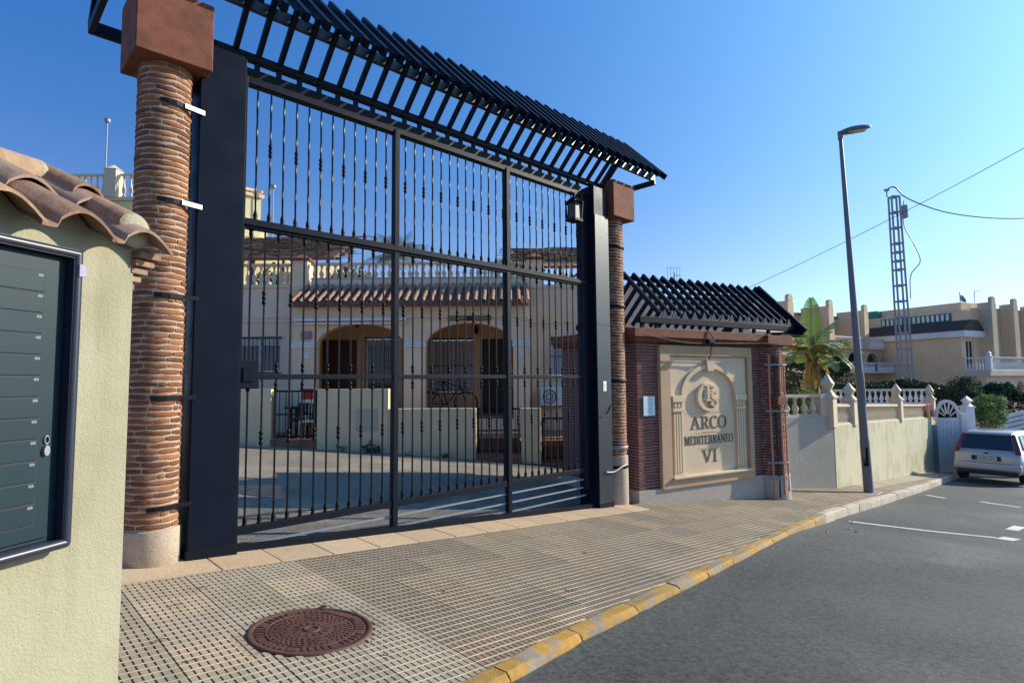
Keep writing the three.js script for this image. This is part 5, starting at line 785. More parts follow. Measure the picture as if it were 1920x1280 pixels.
/* ---------- street lamp ---------- */
{
  const x = 13.95, z = -3.69, g = gy(x, z), t = thing('street_lamp', 'tall grey tapered street lamp on the pavement before the wall', 'street lamp', [x, g, z]);
  const tp = V(13.80, 6.95, -3.86);
  part('pole', new B().cyl(V(x, g - 0.05, z), V(x + (tp.x - x) * 0.14, g + 1.1, z - 0.03), 0.094, 0.091, 20).cyl(V(x + (tp.x - x) * 0.14, g + 1.1, z - 0.03), tp, 0.084, 0.038, 20), P.lampGrey, t);
  part('base_plate', new B().rbox(x - 0.2, g - 0.01, z - 0.2, x + 0.2, g + 0.012, z + 0.2, 0.005), P.galv, t);
  part('hatch', new B().rbox(x - 0.104, g + 0.55, z - 0.045, x - 0.082, g + 0.95, z + 0.05, 0.006), P.blackSat, t);
  const bands = part('paper_band', new B().cyl(V(13.935, 1.05, -3.73), V(13.92, 1.75, -3.745), 0.0835, 0.079, 20), mat([0.19, 0.19, 0.215], { map: tGrime }), t, { label: 'pale torn paper wrapped round the pole' });
  // flat leaf-shaped head reaching out over the road
  const hd = new THREE.SphereGeometry(0.5, 24, 12), q = hd.attributes.position; for (let i = 0; i < q.count; i++) { const a = q.getX(i), b = q.getY(i), c = q.getZ(i); const w = 1 - 0.35 * (a + 0.5); q.setXYZ(i, a * 0.68 + 0.29, (b > 0 ? b * 0.17 : b * 0.09) + 0.10 * (a + 0.5), c * 0.36 * w); } hd.computeVertexNormals();
  const dir = Math.atan2(-0.80, 0.60); part('head', new B().add(hd, M4().makeRotationY(dir).setPosition(tp.x, tp.y + 0.02, tp.z)), P.lampGrey, t);
  part('collar', new B().cyl(tp.clone().add(V(0, -0.12, 0)), tp.clone().add(V(0, 0.06, 0)), 0.05, 0.054, 14), P.lampGrey, t);
  const gl = new THREE.BoxGeometry(0.38, 0.012, 0.18); part('lens', new B().add(gl, M4().makeRotationY(dir).multiply(M4().makeRotationZ(0.10)).setPosition(tp.x + 0.33 * Math.cos(-dir), tp.y + 0.035, tp.z + 0.33 * Math.sin(-dir))), P.blind, t);
}
/* ---------- lattice pole and cables ---------- */
{
  const x = 17.53, d = 26, t = thing('lattice_pole', 'grey steel lattice utility pole rising behind the street wall', 'utility pole', [x, -1.8, -d], { frame: CAMF }), w = y => 0.25 - 0.006 * (y + 1.8), cx = y => x - 0.0 + 0.012 * (9.9 - y) - 0.02;
  const lg = (a, c) => new B().bar(V(cx(-1.8) + a * w(-1.8), -1.8, -d + c * w(-1.8) * 0.62), V(cx(9.9) + a * w(9.9), 9.9, -d + c * w(9.9) * 0.62), 0.075, 0.05, V(1, 0, 0));
  for (const [a, c] of [[-1, -1], [1, -1], [1, 1], [-1, 1]]) part('leg', lg(a, c), P.galv, t);
  for (let y = -1.4; y < 9.9; y += y > 6.4 && y < 7.4 ? 0.4 : 0.72) for (const c of [-1, 1]) part('rung', new B().box(cx(y) - w(y), y - 0.045, -d + c * w(y) * 0.62 - 0.012, cx(y) + w(y), y + 0.045, -d + c * w(y) * 0.62 + 0.012), P.galv, t);
  part('bracket', new B().tube([V(17.2, 9.9, -d), V(17.25, 10.25, -d), V(17.55, 10.35, -d), V(17.85, 10.05, -d)], 0.035, 16).cyl(V(17.1, 10.2, -d), V(17.3, 10.22, -d), 0.06, 0.05, 8), P.galv, t);
  part('fuse_box', new B().rbox(17.86, 8.9, -d - 0.1, 18.06, 9.5, -d + 0.1, 0.02), P.galv, t);
  part('loose_cable', new B().tube([V(17.95, 9.7, -d), V(17.9, 8.6, -d), V(18.35, 7.6, -d), V(18.55, 6.9, -d), V(18.1, 6.3, -d), V(18.02, 5.2, -d)], 0.022, 40), P.galv, t);
}
function overhead(label, pts, r) { const t = thing('overhead_cable', label, 'cable', pts[0], { frame: CAMF }); part('wire', new B().tube(pts.map(p => V(...p)), r, 60, 5), P.cable, t); }
overhead('thick black overhead cable running right from the lattice pole top', [[17.85, 10.0, -26], [18.6, 9.85, -26.4], [21, 9.6, -27.5], [26.5, 9.95, -30], [34, 11.4, -33.4]], 0.03);
overhead('thin grey overhead cable rising to the right behind the lamp', [[11.5, 6.0, -31.5], [13.6, 7.0, -28], [16.3, 8.55, -22.5], [18.2, 10.1, -15]], 0.012);

/* ---------- banana plant ---------- */
{
  const d = 16.6, bxx = 8.55, y0 = -0.2, t = thing('banana_plant', 'tall banana plant with torn green and yellow leaves behind the return wall', 'banana plant', [bxx, y0, -d], { frame: CAMF }), r = rng(23);
  for (const [a, b, h] of [[-0.25, 0, 2.7], [0.15, 0.1, 3.0], [0.45, -0.1, 2.4]]) part('stem', new B().cyl(V(bxx + a * 0.6, y0, -d + b), V(bxx + a * 0.3, y0 + h, -d + b), 0.10, 0.06, 10), mat([0.22, 0.17, 0.07], { map: tWood }), t);
  function bananaLeaf(len, wid, bend, tear) { // blade along +x rising then drooping, torn into strips
    const N = 22, pos = [], mid = s => V(len * (Math.sin(bend * s) / bend), len * ((1 - Math.cos(bend * s)) / bend) * -1, 0), tri = (...q) => q.forEach(a => pos.push(a.x, a.y, a.z));
    for (const sd of [-1, 1]) for (let i = 1; i < N; i++) { const s = i / N, s2 = (i + 1) / N * 0.999, w = q => wid * Math.pow(Math.sin(Math.PI * Math.min(1, 0.06 + 0.93 * q)), 0.6), torn = r() < tear ? 0.10 + 0.25 * r() : 0, a = mid(s), b = mid(s2), dr = 0.10 + 0.75 * r() * tear * tear, ea = a.clone().add(V(0.03 * len, -dr * w(s), sd * w(s))), eb = mid(s2 - (s2 - s) * torn).add(V(0.03 * len, -dr * w(s2), sd * w(s2))); const mm = a.clone().lerp(ea, 0.5).add(V(0, 0.05 * wid, 0)), mn = b.clone().lerp(eb, 0.5).add(V(0, 0.05 * wid, 0)); tri(a, b, mm); tri(b, mn, mm); tri(mm, mn, ea); tri(mn, eb, ea); }
    const g = new THREE.BufferGeometry(); g.setAttribute('position', new THREE.Float32BufferAttribute(pos, 3)); g.computeVertexNormals(); return g;
  }
  // [height, azimuth, rise angle, length, width, bend, tear, old]
  for (const [h, az, el, l, w, b, te, old] of [[2.0, 1.0, 1.42, 1.9, 0.29, 0.5, 0.55, 0], [2.2, 2.5, 1.2, 1.3, 0.25, 0.8, 0.65, 0], [2.15, 0.3, 1.15, 1.35, 0.24, 0.9, 0.7, 0], [2.1, 0.1, 0.75, 1.4, 0.24, 1.2, 0.7, 0], [2.2, 3.2, 0.8, 1.5, 0.25, 1.3, 0.7, 0], [2.1, -0.5, 0.6, 1.3, 0.24, 1.4, 0.75, 0], [2.0, 3.8, 0.5, 1.35, 0.24, 1.5, 0.75, 0], [2.1, 0.7, 0.4, 1.3, 0.23, 1.6, 0.75, 0], [2.1, -1.4, 0.75, 1.05, 0.24, 1.5, 0.6, 0], [1.9, 4.9, 0.45, 1.1, 0.23, 1.8, 0.7, 0], [2.0, 2.4, 0.5, 1.2, 0.22, 1.8, 0.7, 0], [1.9, -0.15, -0.4, 0.8, 0.13, 1.3, 0.9, 1], [1.8, -1.0, -1.15, 1.0, 0.11, 0.3, 0.9, 1], [1.8, 4.1, -0.75, 0.95, 0.12, 1.1, 0.9, 1], [1.7, 3.3, -1.2, 0.9, 0.12, 0.3, 0.8, 1], [1.25, -1.3, -1.3, 0.8, 0.15, 0.2, 0.6, 1], [1.7, -1.9, -0.5, 0.8, 0.11, 1.4, 0.9, 1], [1.5, 5.2, 0.9, 0.8, 0.18, 0.9, 0.4, 0], [2.0, 5.6, 1.0, 1.0, 0.2, 1.2, 0.5, 0], ...Array.from({ length: 14 }, (_, i) => [1.85 + 0.35 * r(), i * 2.4 + r() * 0.6, 0.25 + 0.75 * r(), 0.95 + 0.5 * r(), 0.16 + 0.07 * r(), 1.0 + 0.8 * r(), 0.75 + 0.2 * r(), i % 5 === 4 ? 1 : 0])]) {
    const m = V(0, 0, 0), g = bananaLeaf(l, w, b, te), me = part('leaf', g, old ? L.bananaOld : L.banana, t); me.position.set(0.1 * Math.cos(az), h + 0.5, -0.1 * Math.sin(az)); me.rotation.set(0, az, el, 'YXZ'); if (old) me.userData.label = 'yellow brown withered leaf';
    const rib = part('midrib', new B().tube(range(0, 1, 8).map(s => V(l * Math.sin(b * s) / b, -l * (1 - Math.cos(b * s)) / b + 0.004, 0)), 0.014, 10, 5), mat([0.28, 0.30, 0.10]), me); rib.geometry.translate(t.off.x, t.off.y, t.off.z);
  }
}
hedge('dark clipped hedge behind the banana plant and first pier', 'hedge', 10.6, 13.2, 0.3, 2.1, -23.4, -22.1, L.hedge, 9000, 71);
hedge('low dark hedge below the beige gable wall', 'hedge', 13.2, 16.4, 0.3, 1.3, -23.6, -22.3, L.hedge, 8000, 72);
hedge('dark hedge to the right of the last pointed pier', 'hedge', 16.0, 18.0, -1.2, 1.0, -25.2, -23.6, L.hedge, 8000, 73);
hedge('dark hedge at the right edge behind the white fence', 'hedge', 18.3, 21.5, -1.4, 1.05, -23.4, -22, L.hedge, 9000, 74);
bush('large dark green rounded shrub in front of the balcony house', 17.25, -0.15, 22.3, 0.66, 0.95, L.bush, 9000, 75, 0.05);
bush('bright yellow green shrub in front of the dark hedge', 17.05, -0.15, 20.9, 0.5, 0.6, L.bright, 4500, 76, 0.05);
bush('lime green low plant at the foot of the banana', 7.7, 0.75, 15.9, 0.35, 0.3, L.bright, 1200, 77, 0.08);

/* ---------- white gate and stepped fence beyond the car ---------- */
{
  const d = 20.3, x0 = 14.72, x1 = 15.52, t = thing('arched_gate', 'white garden gate with a fan shaped arch top at the wall end', 'gate', [15.1, -1.6, -d], { frame: CAMF }), cx = (x0 + x1) / 2, r = (x1 - x0) / 2;
  part('door_leaf', new B().rbox(x0, -1.75, -d - 0.03, x1, 0.24, -d + 0.03, 0.01), P.white, t);
  for (let k = 0; k < 5; k++) part('door_slat', new B().rbox(x0 + 0.05 + k * 0.145, -1.6, -d + 0.031, x0 + 0.17 + k * 0.145, 0.15, -d + 0.045, 0.004), P.white, t);
  const a = new THREE.Shape(); a.absellipse(cx, 0.24, r + 0.05, 0.62, 0, Math.PI, false); a.absellipse(cx, 0.24, r - 0.05, 0.52, Math.PI, 0, true); const fan = part('fan_arch', new B().plate(a, -d - 0.03, -d + 0.03, { seg: 20 }), P.white, t);
  for (let k = 1; k < 7; k++) { const q = Math.PI * k / 7; part('fan_ray', new B().bar(V(cx + 0.1 * Math.cos(q), 0.24 + 0.14 * Math.sin(q), -d), V(cx + r * Math.cos(q), 0.24 + 0.56 * Math.sin(q), -d), 0.03, 0.03), P.white, fan); }
  part('jamb', new B().rbox(x1 + 0.002, -1.75, -d - 0.1, x1 + 0.2, 0.4, -d + 0.1, 0.01), P.white, t); part('meter_cabinet', new B().rbox(x0 - 0.36, -1.6, -d - 0.1, x0 - 0.02, 0.0, -d + 0.05, 0.01), P.galv, t);
}
{
  const t = thing('white_fence', 'white stepped garden fence with sloping boards behind the silver car', 'fence', [17.5, -1.5, -21], { frame: CAMF });
  finialPost(t, 'post', 16.05, -20.6, -1.7, 0.62, 0.30, 0.98, P.white);
  for (const [a, b, y, d] of [[16.25, 17.0, 0.20, 21], [16.98, 18.0, 0.18, 21.3], [18.1, 19.1, 0.15, 21.6], [19.1, 20.2, 0.1, 21.9]]) { for (let k = 0; k < 4; k++) part('board', new B().bar(V(a, y - 0.17 * k, -d), V(b, y + 0.22 - 0.17 * k, -d), 0.05, 0.13), P.white, t); part('board_post', new B().box(b - 0.05, -1.8, -d - 0.07, b + 0.05, y + 0.25, -d - 0.03), P.white, t); part('base_wall', new B().plate([[a, -2], [b, -2], [b, y - 0.42], [a, y - 0.6]], -d - 0.03, -d + 0.03), P.white, t); }
}

/* ---------- row of houses up the street ---------- */
const RWF = { at: V(36.9, 0, -13.8), turn: -THREE.MathUtils.degToRad(9.7) };
function roundFin(b, x, z0, z1, y0, y1, w) { b.box(x - w * 0.38, y0, z0, x + w * 0.38, y1 - w * 0.75, z1 - 0.22); b.plate((() => { const s = new THREE.Shape(); s.moveTo(-w / 2, y0); s.lineTo(w / 2, y0); s.lineTo(w / 2, y1 - w * 0.9); s.lineTo(w * 0.36, y1 - w * 0.85); s.absarc(0, y1 - w * 0.5, w * 0.42, -0.3, Math.PI + 0.3, false); s.lineTo(-w * 0.36, y1 - w * 0.85); s.lineTo(-w / 2, y1 - w * 0.9); return s; })(), z1 - 0.219, z1, { m: M4().makeTranslation(x, 0, 0) }); return b; }
const rowM = mat([0.68, 0.50, 0.32], { roughness: 0.92, map: tMottle }), rowT = mat([0.70, 0.56, 0.40], { roughness: 0.92, map: tMottle });
function rowHouse(label, i, o = {}) {
  const x0 = i * 4.8, x1 = x0 + 4.8, t = thing('row_house', label, 'house', [x0 + 2.4, -1.5, -2], { frame: RWF, group: undefined });
  part('lower_wall', new B().plate([[x0, -2], [x1, -2], [x1, 2.1], [x0, 2.1]], -0.6, -0.3), rowM, t);
  part('arcade', new B().plate([[x0, 2.1], [x1, 2.1], [x1, 3.7], [x0, 3.7]], -0.3, 0, { holes: [archHole(x0 + 0.5, x0 + 2.2, 2.15, 2.8, 3.45), archHole(x0 + 2.6, x0 + 4.3, 2.15, 2.8, 3.45)], seg: 12 }), rowM, t);
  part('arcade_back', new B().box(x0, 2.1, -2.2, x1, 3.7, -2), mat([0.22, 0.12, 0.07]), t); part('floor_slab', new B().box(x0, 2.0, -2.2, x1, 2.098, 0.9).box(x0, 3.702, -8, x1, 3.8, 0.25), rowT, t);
  const up = part('upper_wall', new B().plate([[x0, 3.8], [x1, 3.8], [x1, 6.0], [x0, 6.0]], -1.9, -1.6, { holes: [[[x0 + 1.2, 3.85], [x0 + 1.2, 5.7], [x0 + 2.8, 5.7], [x0 + 2.8, 3.85]]] }), rowM, t);
  windowUnit(up, x0 + 1.22, x0 + 2.78, 3.87, 5.68, -1.65); part('block', new B().box(x0, -2, -8, x1, 6.0, -2.25), P.ochre, t);
  part('roof_edge', new B().box(x0 - 0.05, 6.002, -8, x1 + 0.05, 6.12, -1.5), P.terrTile, t); part('stair_head', new B().box(x0 + 2.6, 6.122, -6, x0 + 4.2, 6.5, -3), rowM, t);
  part('party_fin', roundFin(new B(), x0, -1.6, 0.32, 3.81, 6.9, 0.62), rowM, t);
  balustrade(t, x0 + 0.3, x1 - 0.3, 3.8, 4.5, 0.14, 22, P.white, { r: 0.06, seg: 6 }); balustrade(t, x0 + 0.2, x1 - 0.2, 2.1, 2.72, 0.8, 22, P.white, { r: 0.06, seg: 6 });
}
['nearest house of the ochre balcony row, half behind the gatehouse canopy', 'second house of the ochre balcony row, behind the banana leaf', 'third house of the ochre balcony row, left of the lamp pole', 'fourth and farthest house of the ochre balcony row, behind the lamp pole'].forEach((l, i) => rowHouse(l, i - 1));

/* ---------- beige house with the green and white parapet ---------- */
{
  const BF = { at: V(29.5 * Math.cos(YAW) + 38 * Math.sin(YAW), 0, 29.5 * Math.sin(YAW) - 38 * Math.cos(YAW)), turn: -THREE.MathUtils.degToRad(19) };
  const t = thing('beige_house', 'large beige house with blank gable wall, balcony and green white parapet', 'house', [4, -2, -4], { frame: BF }), pale = mat([0.80, 0.60, 0.37], { roughness: 0.92, map: tMottle });
  part('gable_wall', new B().box(0, -2.5, -7.0, 0.3, 4.3, 0), pale, t); part('front_wall', new B().plate([[0.301, -2.5], [10, -2.5], [10, 4.3], [0.301, 4.3]], -0.3, 0, { holes: [[[0.5, 2.2], [0.5, 4.1], [1.4, 4.1], [1.4, 2.2]]] }), pale, t); part('back_block', new B().box(0.301, -2.5, -8, 10, 4.3, -1.2), pale, t);
  windowUnit(t, 0.52, 1.38, 2.22, 4.08, -0.02);
  part('cornice', new B().rbox(-0.25, 4.302, -7.2, 2.6, 4.72, 0.35, 0.03), P.white, t);
  part('roof_slope', new B().plate([[-0.3, 4.722], [2.2, 4.722], [1.5, 5.45], [0.6, 5.45]], -7.1, 0.3), mat([0.10, 0.06, 0.045], { map: tWood }), t);
  part('parapet', new B().box(0.7, 5.3, -7.0, 2.4, 6.15, 0.1), pale, t);
  const gp = part('green_parapet', new B().box(0.66, 5.45, -5.6, 0.698, 6.02, -0.85), mat([0.02, 0.16, 0.10]), t); for (let k = 0; k < 15; k++) part('white_slot', new B().rbox(0.63, 5.52, -5.5 + k * 0.31, 0.659, 5.96, -5.34 + k * 0.31, 0.005), P.white, gp);
  part('roof_block', new B().box(1.4, 6.152, -6.5, 3.8, 6.75, -0.6), pale, t); part('awning', new B().plate([[0, 6.15], [1.0, 6.15], [1.0, 6.55], [0, 6.75]], -6.9, -6.0, { m: M4().makeTranslation(0.9, 0, 0) }), mat([0.03, 0.22, 0.15]), t);
  part('upper_block', new B().box(2.6, 4.3, -6, 10, 6.4, -0.02), pale, t);
  const fin = mat([0.56, 0.46, 0.33], { map: tMottle });
  for (const x of [2.3, 5.0, 7.7]) part('party_fin', roundFin(new B(), x, 0.001, 0.86, 2.1, 7.05, 0.55), fin, t);
  part('balcony_slab', new B().rbox(-0.05, 1.72, 0.001, 10, 2.1, 1.55, 0.03), P.balus, t);
  balustrade(t, 0.15, 4.6, 2.11, 2.95, 1.45, 20, P.white, { r: 0.07, seg: 6 }); balustrade(t, 5.2, 9.6, 2.11, 2.95, 1.45, 20, P.white, { r: 0.07, seg: 6 });
  { const b = part('top_rail', new B().box(0.05, 2.87, 0.05, 0.17, 2.95, 1.4), P.white, t); part('bottom_rail', new B().box(0.05, 2.11, 0.05, 0.17, 2.16, 1.4), P.white, t); const g = new B().lathe(balProf(0.71, 0.07), 0, 0, 0, 8).geo(); for (let k = 0; k < 7; k++) { const me = part('baluster', g, P.white, b); me.position.set(0.11 - t.off.x, 2.16 - t.off.y, 0.15 + k * 0.185 - t.off.z); } }
  for (const x of [0.12, 4.9]) finialPost(t, 'balcony_pier', x, 1.45, 2.1, 3.02, 0.26, 3.3, P.white);
  part('arcade', new B().plate([[0, -2.5], [10, -2.5], [10, 1.72], [0, 1.72]], 1.0, 1.3, { holes: [0.5, 1.9, 3.4, 5.2, 6.6, 8.1].map(x => archHole(x, x + 1.1, -1.6, 0.5, 1.4)), seg: 12 }), pale, t); part('arcade_side', new B().plate([[-1.0, -2.5], [-0.02, -2.5], [-0.02, 1.72], [-1.0, 1.72]], 0.0, 0.2, { m: M4().makeRotationY(Math.PI / 2) }), pale, t);
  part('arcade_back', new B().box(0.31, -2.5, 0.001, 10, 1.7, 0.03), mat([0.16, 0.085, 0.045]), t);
  const dish = new B().lathe([[0.02, 0], [0.2, 0.05], [0.32, 0.14], [0.33, 0.15], [0.2, 0.07]], 0, 0, 0, 16); const dg = dish.geo(); dg.rotateX(1.2); const me = part('satellite_dish', dg, P.galv, t); me.position.set(2.6 - t.off.x, 7.05 - t.off.y, -1.2 - t.off.z); part('dish_mast', new B().cyl(V(2.6, 6.7, -1.25), V(2.6, 7.6, -1.25), 0.03, 0.03, 6), P.galv, t); part('aerial', new B().cyl(V(3.5, 6.4, -0.8), V(3.5, 7.7, -0.8), 0.025, 0.025, 6).bar(V(3.5, 7.65, -0.8), V(4.3, 7.7, -0.8), 0.05, 0.05), P.galv, t);
}
/* ---------- parked silver estate car, seen from behind ---------- */
{
  const CF = { at: V(22.85, -1.585, -2.83), turn: -THREE.MathUtils.degToRad(7) };
  const t = thing('parked_car', 'small silver hatchback parked at the kerb, seen from behind', 'car', [2.0, 0, 0], { frame: CF });
  // local x forward, z to the right side of the car; half width 0.86
  const silver = new THREE.MeshPhysicalMaterial({ color: col(0.46, 0.455, 0.43), roughness: 0.36, metalness: 0.25, clearcoat: 0.8, clearcoatRoughness: 0.08 }), plastic = mat([0.02, 0.02, 0.022], { roughness: 0.6 }), red = new THREE.MeshPhysicalMaterial({ color: col(0.16, 0.012, 0.014), roughness: 0.15, clearcoat: 1 }), tyre = mat([0.015, 0.015, 0.016], { roughness: 0.9 });
  const side = M4().makeBasis(V(1, 0, 0), V(0, 1, 0), V(0, 0, 1));
  // body: loft of cross sections along the length
  const st = [[0.0, 0.36, 0.80, 0.70, 0.58], [0.02, 0.30, 0.90, 0.80, 0.56], [0.10, 0.27, 0.98, 0.84, 0.0], [0.45, 0.22, 1.0, 0.855, 0], [1.4, 0.2, 0.98, 0.86, 0], [2.9, 0.2, 0.95, 0.86, 0], [3.5, 0.22, 0.88, 0.84, 0], [3.85, 0.28, 0.78, 0.76, 0], [3.98, 0.36, 0.66, 0.62, 0]];
  const rowsN = 16, pos = [], idx = [];
  for (const [x, yb, yt, hw] of st) for (let k = 0; k < rowsN; k++) { const a = k / rowsN * 2 * Math.PI, ca = Math.cos(a), sa = Math.sin(a), e = 0.32, cy = (yb + yt) / 2, hy = (yt - yb) / 2; pos.push(x, cy + hy * Math.sign(sa) * Math.abs(sa) ** e, hw * Math.sign(ca) * Math.abs(ca) ** e * (sa > 0 ? 1 - 0.05 * sa : 1)); }
  for (let i = 0; i < st.length - 1; i++) for (let k = 0; k < rowsN; k++) { const a = i * rowsN + k, b = i * rowsN + (k + 1) % rowsN; idx.push(a, a + rowsN, b, b, a + rowsN, b + rowsN); }
  for (let k = 1; k < rowsN - 1; k++) { idx.push(0, k, k + 1); const c = (st.length - 1) * rowsN; idx.push(c, c + k + 1, c + k); }
  let g = new THREE.BufferGeometry(); g.setAttribute('position', new THREE.Float32BufferAttribute(pos, 3)); g.setIndex(idx); g = toCreasedNormals(g, 0.9);
  const body = part('body', new B().add(g), silver, t);
  // cabin: roof and pillars around dark glass
  const cab = (o, n, m, par) => { const P0 = [[0.10 + o, 0.97, 0.80 - o], [0.36 + o, 1.47 - o, 0.63 - o], [0.55, 1.535 - o, 0.61 - o], [1.9, 1.53 - o, 0.62 - o], [2.35 - o, 1.44 - o, 0.62 - o], [3.1 - o, 0.95, 0.79 - o]], ps = [], ix = []; for (const [x, y, w] of P0) for (const [yy, ww] of [[0.95, 0.80 - o], [y - 0.05, w + 0.02], [y, w - 0.05], [y + 0.012, 0]]) ps.push(x, Math.max(yy, 0.94), ww); const C = 4, half = ps.length / 3; for (let i = 0; i < half; i++) ps.push(ps[i * 3], ps[i * 3 + 1], -ps[i * 3 + 2]); for (let i = 0; i < P0.length - 1; i++) for (let c = 0; c < C - 1; c++) { const a = i * C + c; ix.push(a, a + 1, a + C, a + 1, a + C + 1, a + C); const b = half + a; ix.push(b, b + C, b + 1, b + 1, b + C, b + C + 1); } let q = new THREE.BufferGeometry(); q.setAttribute('position', new THREE.Float32BufferAttribute(ps, 3)); q.setIndex(ix); q = toCreasedNormals(q, 0.6); return part(n, new B().add(q), m, par); };
  cab(0, 'cabin', silver, t);
  const quad = (n, pts, m, par = t, th = 0.012) => { const [a, b, c, d] = pts.map(p => V(...p)), nn = V().crossVectors(b.clone().sub(a), d.clone().sub(a)).normalize().multiplyScalar(th), ps = [], f = (...q) => q.forEach(v => ps.push(v.x, v.y, v.z)), A = [a, b, c, d].map(v => v.clone().add(nn)); f(A[0], A[1], A[2], A[0], A[2], A[3]); [[a, b], [b, c], [c, d], [d, a]].forEach(([u, v], i) => { const U = A[i], W = A[(i + 1) % 4]; f(u, v, W, u, W, U); }); const q = new THREE.BufferGeometry(); q.setAttribute('position', new THREE.Float32BufferAttribute(ps, 3)); q.computeVertexNormals(); return part(n, new B().add(q), m, par); };
  const glass = new THREE.MeshPhysicalMaterial({ color: col(0.02, 0.035, 0.04), roughness: 0.05, specularIntensity: 1 });
  // outward is -x at the rear: order so that the normal points backwards
  const rear = (y, w, dx = 0) => { const f = (y - 0.97) / 0.5; return [0.10 + 0.26 * f - 0.004 + dx, y, w]; };
  quad('rear_window', [rear(1.0, -0.66), rear(1.0, 0.66), rear(1.44, 0.55), rear(1.44, -0.55)], glass);
  quad('spoiler', [[0.335, 1.45, -0.58], [0.335, 1.45, 0.58], [0.36, 1.50, 0.57], [0.36, 1.50, -0.57]], silver, t, 0.03);
  for (const s of [-1, 1]) {
    quad('tail_lamp', s > 0 ? [rear(0.90, 0.70, 0.0), rear(0.90, 0.835, 0.02), rear(1.46, 0.645, 0.02), rear(1.46, 0.56, 0)] : [rear(0.90, -0.835, 0.02), rear(0.90, -0.70, 0), rear(1.46, -0.56, 0), rear(1.46, -0.645, 0.02)], red, t, 0.02);
    const sw = (x0, x1, x2, x3) => { const q = [[x0, 1.0, 0.805], [x1, 1.0, 0.805], [x2, 1.42, 0.665], [x3, 1.42, 0.665]].map(([x, y, w]) => [x, y, s * (w + 0.004)]); quad('side_window', s > 0 ? q : q.slice().reverse(), glass, t, 0.006); };
    sw(0.5, 0.95, 1.0, 0.68); sw(1.02, 1.85, 1.85, 1.06); sw(1.93, 2.85, 2.3, 1.93);
    part('door_mirror', new B().rbox(2.45, 0.98, s * 0.86, 2.62, 1.1, s * 1.0, 0.03), silver, t);
    for (const x of [0.62, 3.15]) { const w = part('wheel', new B().lathe([[0.2, -0.09], [0.29, -0.095], [0.305, -0.07], [0.305, 0.07], [0.29, 0.095], [0.2, 0.09]], 0, 0, 0, 28).geo().rotateX(Math.PI / 2).translate(x - 2.0, 0.305, s * 0.76), tyre, t); part('rim', new B().lathe([[0, 0.07], [0.05, 0.08], [0.2, 0.06], [0.2, -0.06], [0, -0.06]], 0, 0, 0, 20).geo().rotateX(s * Math.PI / 2).translate(x - 2.0, 0.305, s * 0.78), P.galv, w); part('wheel_arch', new B().add(new THREE.TorusGeometry(0.34, 0.03, 6, 20, Math.PI), M4().makeTranslation(x, 0.31, s * 0.85)), plastic, t); }
    quad('fog_lamp', s > 0 ? [[-0.012, 0.44, 0.5], [0.0, 0.44, 0.66], [0.0, 0.50, 0.66], [-0.012, 0.50, 0.5]] : [[0.0, 0.44, -0.66], [-0.012, 0.44, -0.5], [-0.012, 0.50, -0.5], [0.0, 0.50, -0.66]], red, t, 0.008);
  }
  part('bumper', new B().add(new RoundedBoxGeometry(0.2, 0.24, 1.66, 3, 0.07), M4().makeTranslation(0.05, 0.50, 0)), silver, t); part('lower_bumper', new B().add(new RoundedBoxGeometry(0.2, 0.16, 1.5, 2, 0.05), M4().makeTranslation(0.09, 0.33, 0)), plastic, t);
  part('tailgate_seam', new B().box(-0.008, 0.615, -0.62, 0.02, 0.622, 0.62), plastic, t); part('number_plate_recess', new B().box(-0.012, 0.68, -0.36, 0.01, 0.82, 0.36), plastic, t);
  part('badge', new B().add(new THREE.SphereGeometry(1, 18, 10), M4().makeScale(0.012, 0.026, 0.062).setPosition(0.018, 0.90, 0.0)), new THREE.MeshStandardMaterial({ color: col(0.01, 0.015, 0.05), roughness: 0.2, metalness: 0.4 }), t);
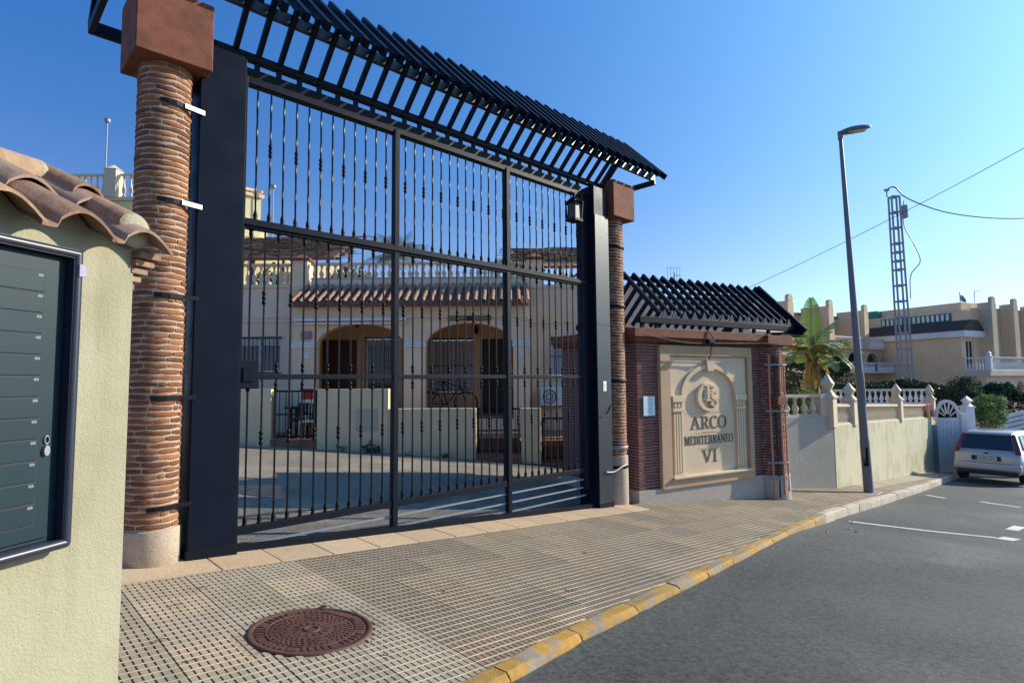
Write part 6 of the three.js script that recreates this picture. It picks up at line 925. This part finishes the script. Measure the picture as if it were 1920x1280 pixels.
  const c = document.createElement('canvas'); c.width = 256; c.height = 56; const k = c.getContext('2d'); k.fillStyle = '#cfd0cc'; k.fillRect(0, 0, 256, 56); k.fillStyle = '#2b4aa0'; k.fillRect(0, 0, 24, 56); k.fillStyle = '#1b1b1d'; k.font = 'bold 46px sans-serif'; k.textAlign = 'center'; k.fillText('8750 CYC', 140, 45); const tx = new THREE.CanvasTexture(c); tx.colorSpace = THREE.SRGBColorSpace;
  const pg = new THREE.PlaneGeometry(0.52, 0.115); pg.rotateY(-Math.PI / 2); pg.translate(-0.0135 - 2.0, 0.75, 0); part('number_plate', pg, new THREE.MeshStandardMaterial({ map: tx, roughness: 0.5 }), t);
  part('rear_wiper', new B().bar(V(0.09, 1.01, 0.02), V(0.16, 1.10, 0.42), 0.02, 0.015), plastic, t);
}
/* ---------- small litter ---------- */
{
  const r = rng(55), pb = new B(), tw = new B();
  for (const [x, z, s] of [[9.4, -2.75, 0.018], [9.15, -2.6, 0.025], [9.7, -2.62, 0.015], [10.2, -2.95, 0.02], [8.6, -2.8, 0.014], [2.3, -1.95, 0.012], [1.6, -1.9, 0.016]]) pb.add(new THREE.DodecahedronGeometry(s, 0), M4().makeRotationY(r() * 6).setPosition(x, roadY(x, z) + s * 0.5, z));
  const p = thing('pebbles', 'few pale pebbles on the asphalt by the kerb end', 'pebbles', [9.4, roadY(9.4, -2.7), -2.7], { kind: 'stuff' }); part('stones', pb, P.stone, p, { kind: 'stuff' });
  for (const [x, z] of [[0.85, -3.6], [1.05, -4.1], [0.92, -3.25], [1.7, -2.75], [2.6, -3.4], [1.25, -4.35], [3.4, -2.9], [4.4, -3.6]]) for (let k = 0; k < 2; k++) { const a = r() * 6.28, l = 0.03 + 0.05 * r(), y = gy(x, z) + 0.004; tw.tube([V(x, y, z), V(x + l * 0.5 * Math.cos(a), y + 0.003, z + l * 0.5 * Math.sin(a) + 0.008), V(x + l * Math.cos(a + 0.4), y + 0.002, z + l * Math.sin(a + 0.4))], 0.0022, 5, 4); }
  const t = thing('twigs', 'scattered dry brown twigs lying on the ribbed pavement', 'twigs', [1.5, gy(1.5, -3.5), -3.5], { kind: 'stuff' }); part('twigs', tw, P.stem ?? L.stem, t, { kind: 'stuff' });
}
renderer.render(scene, camera);
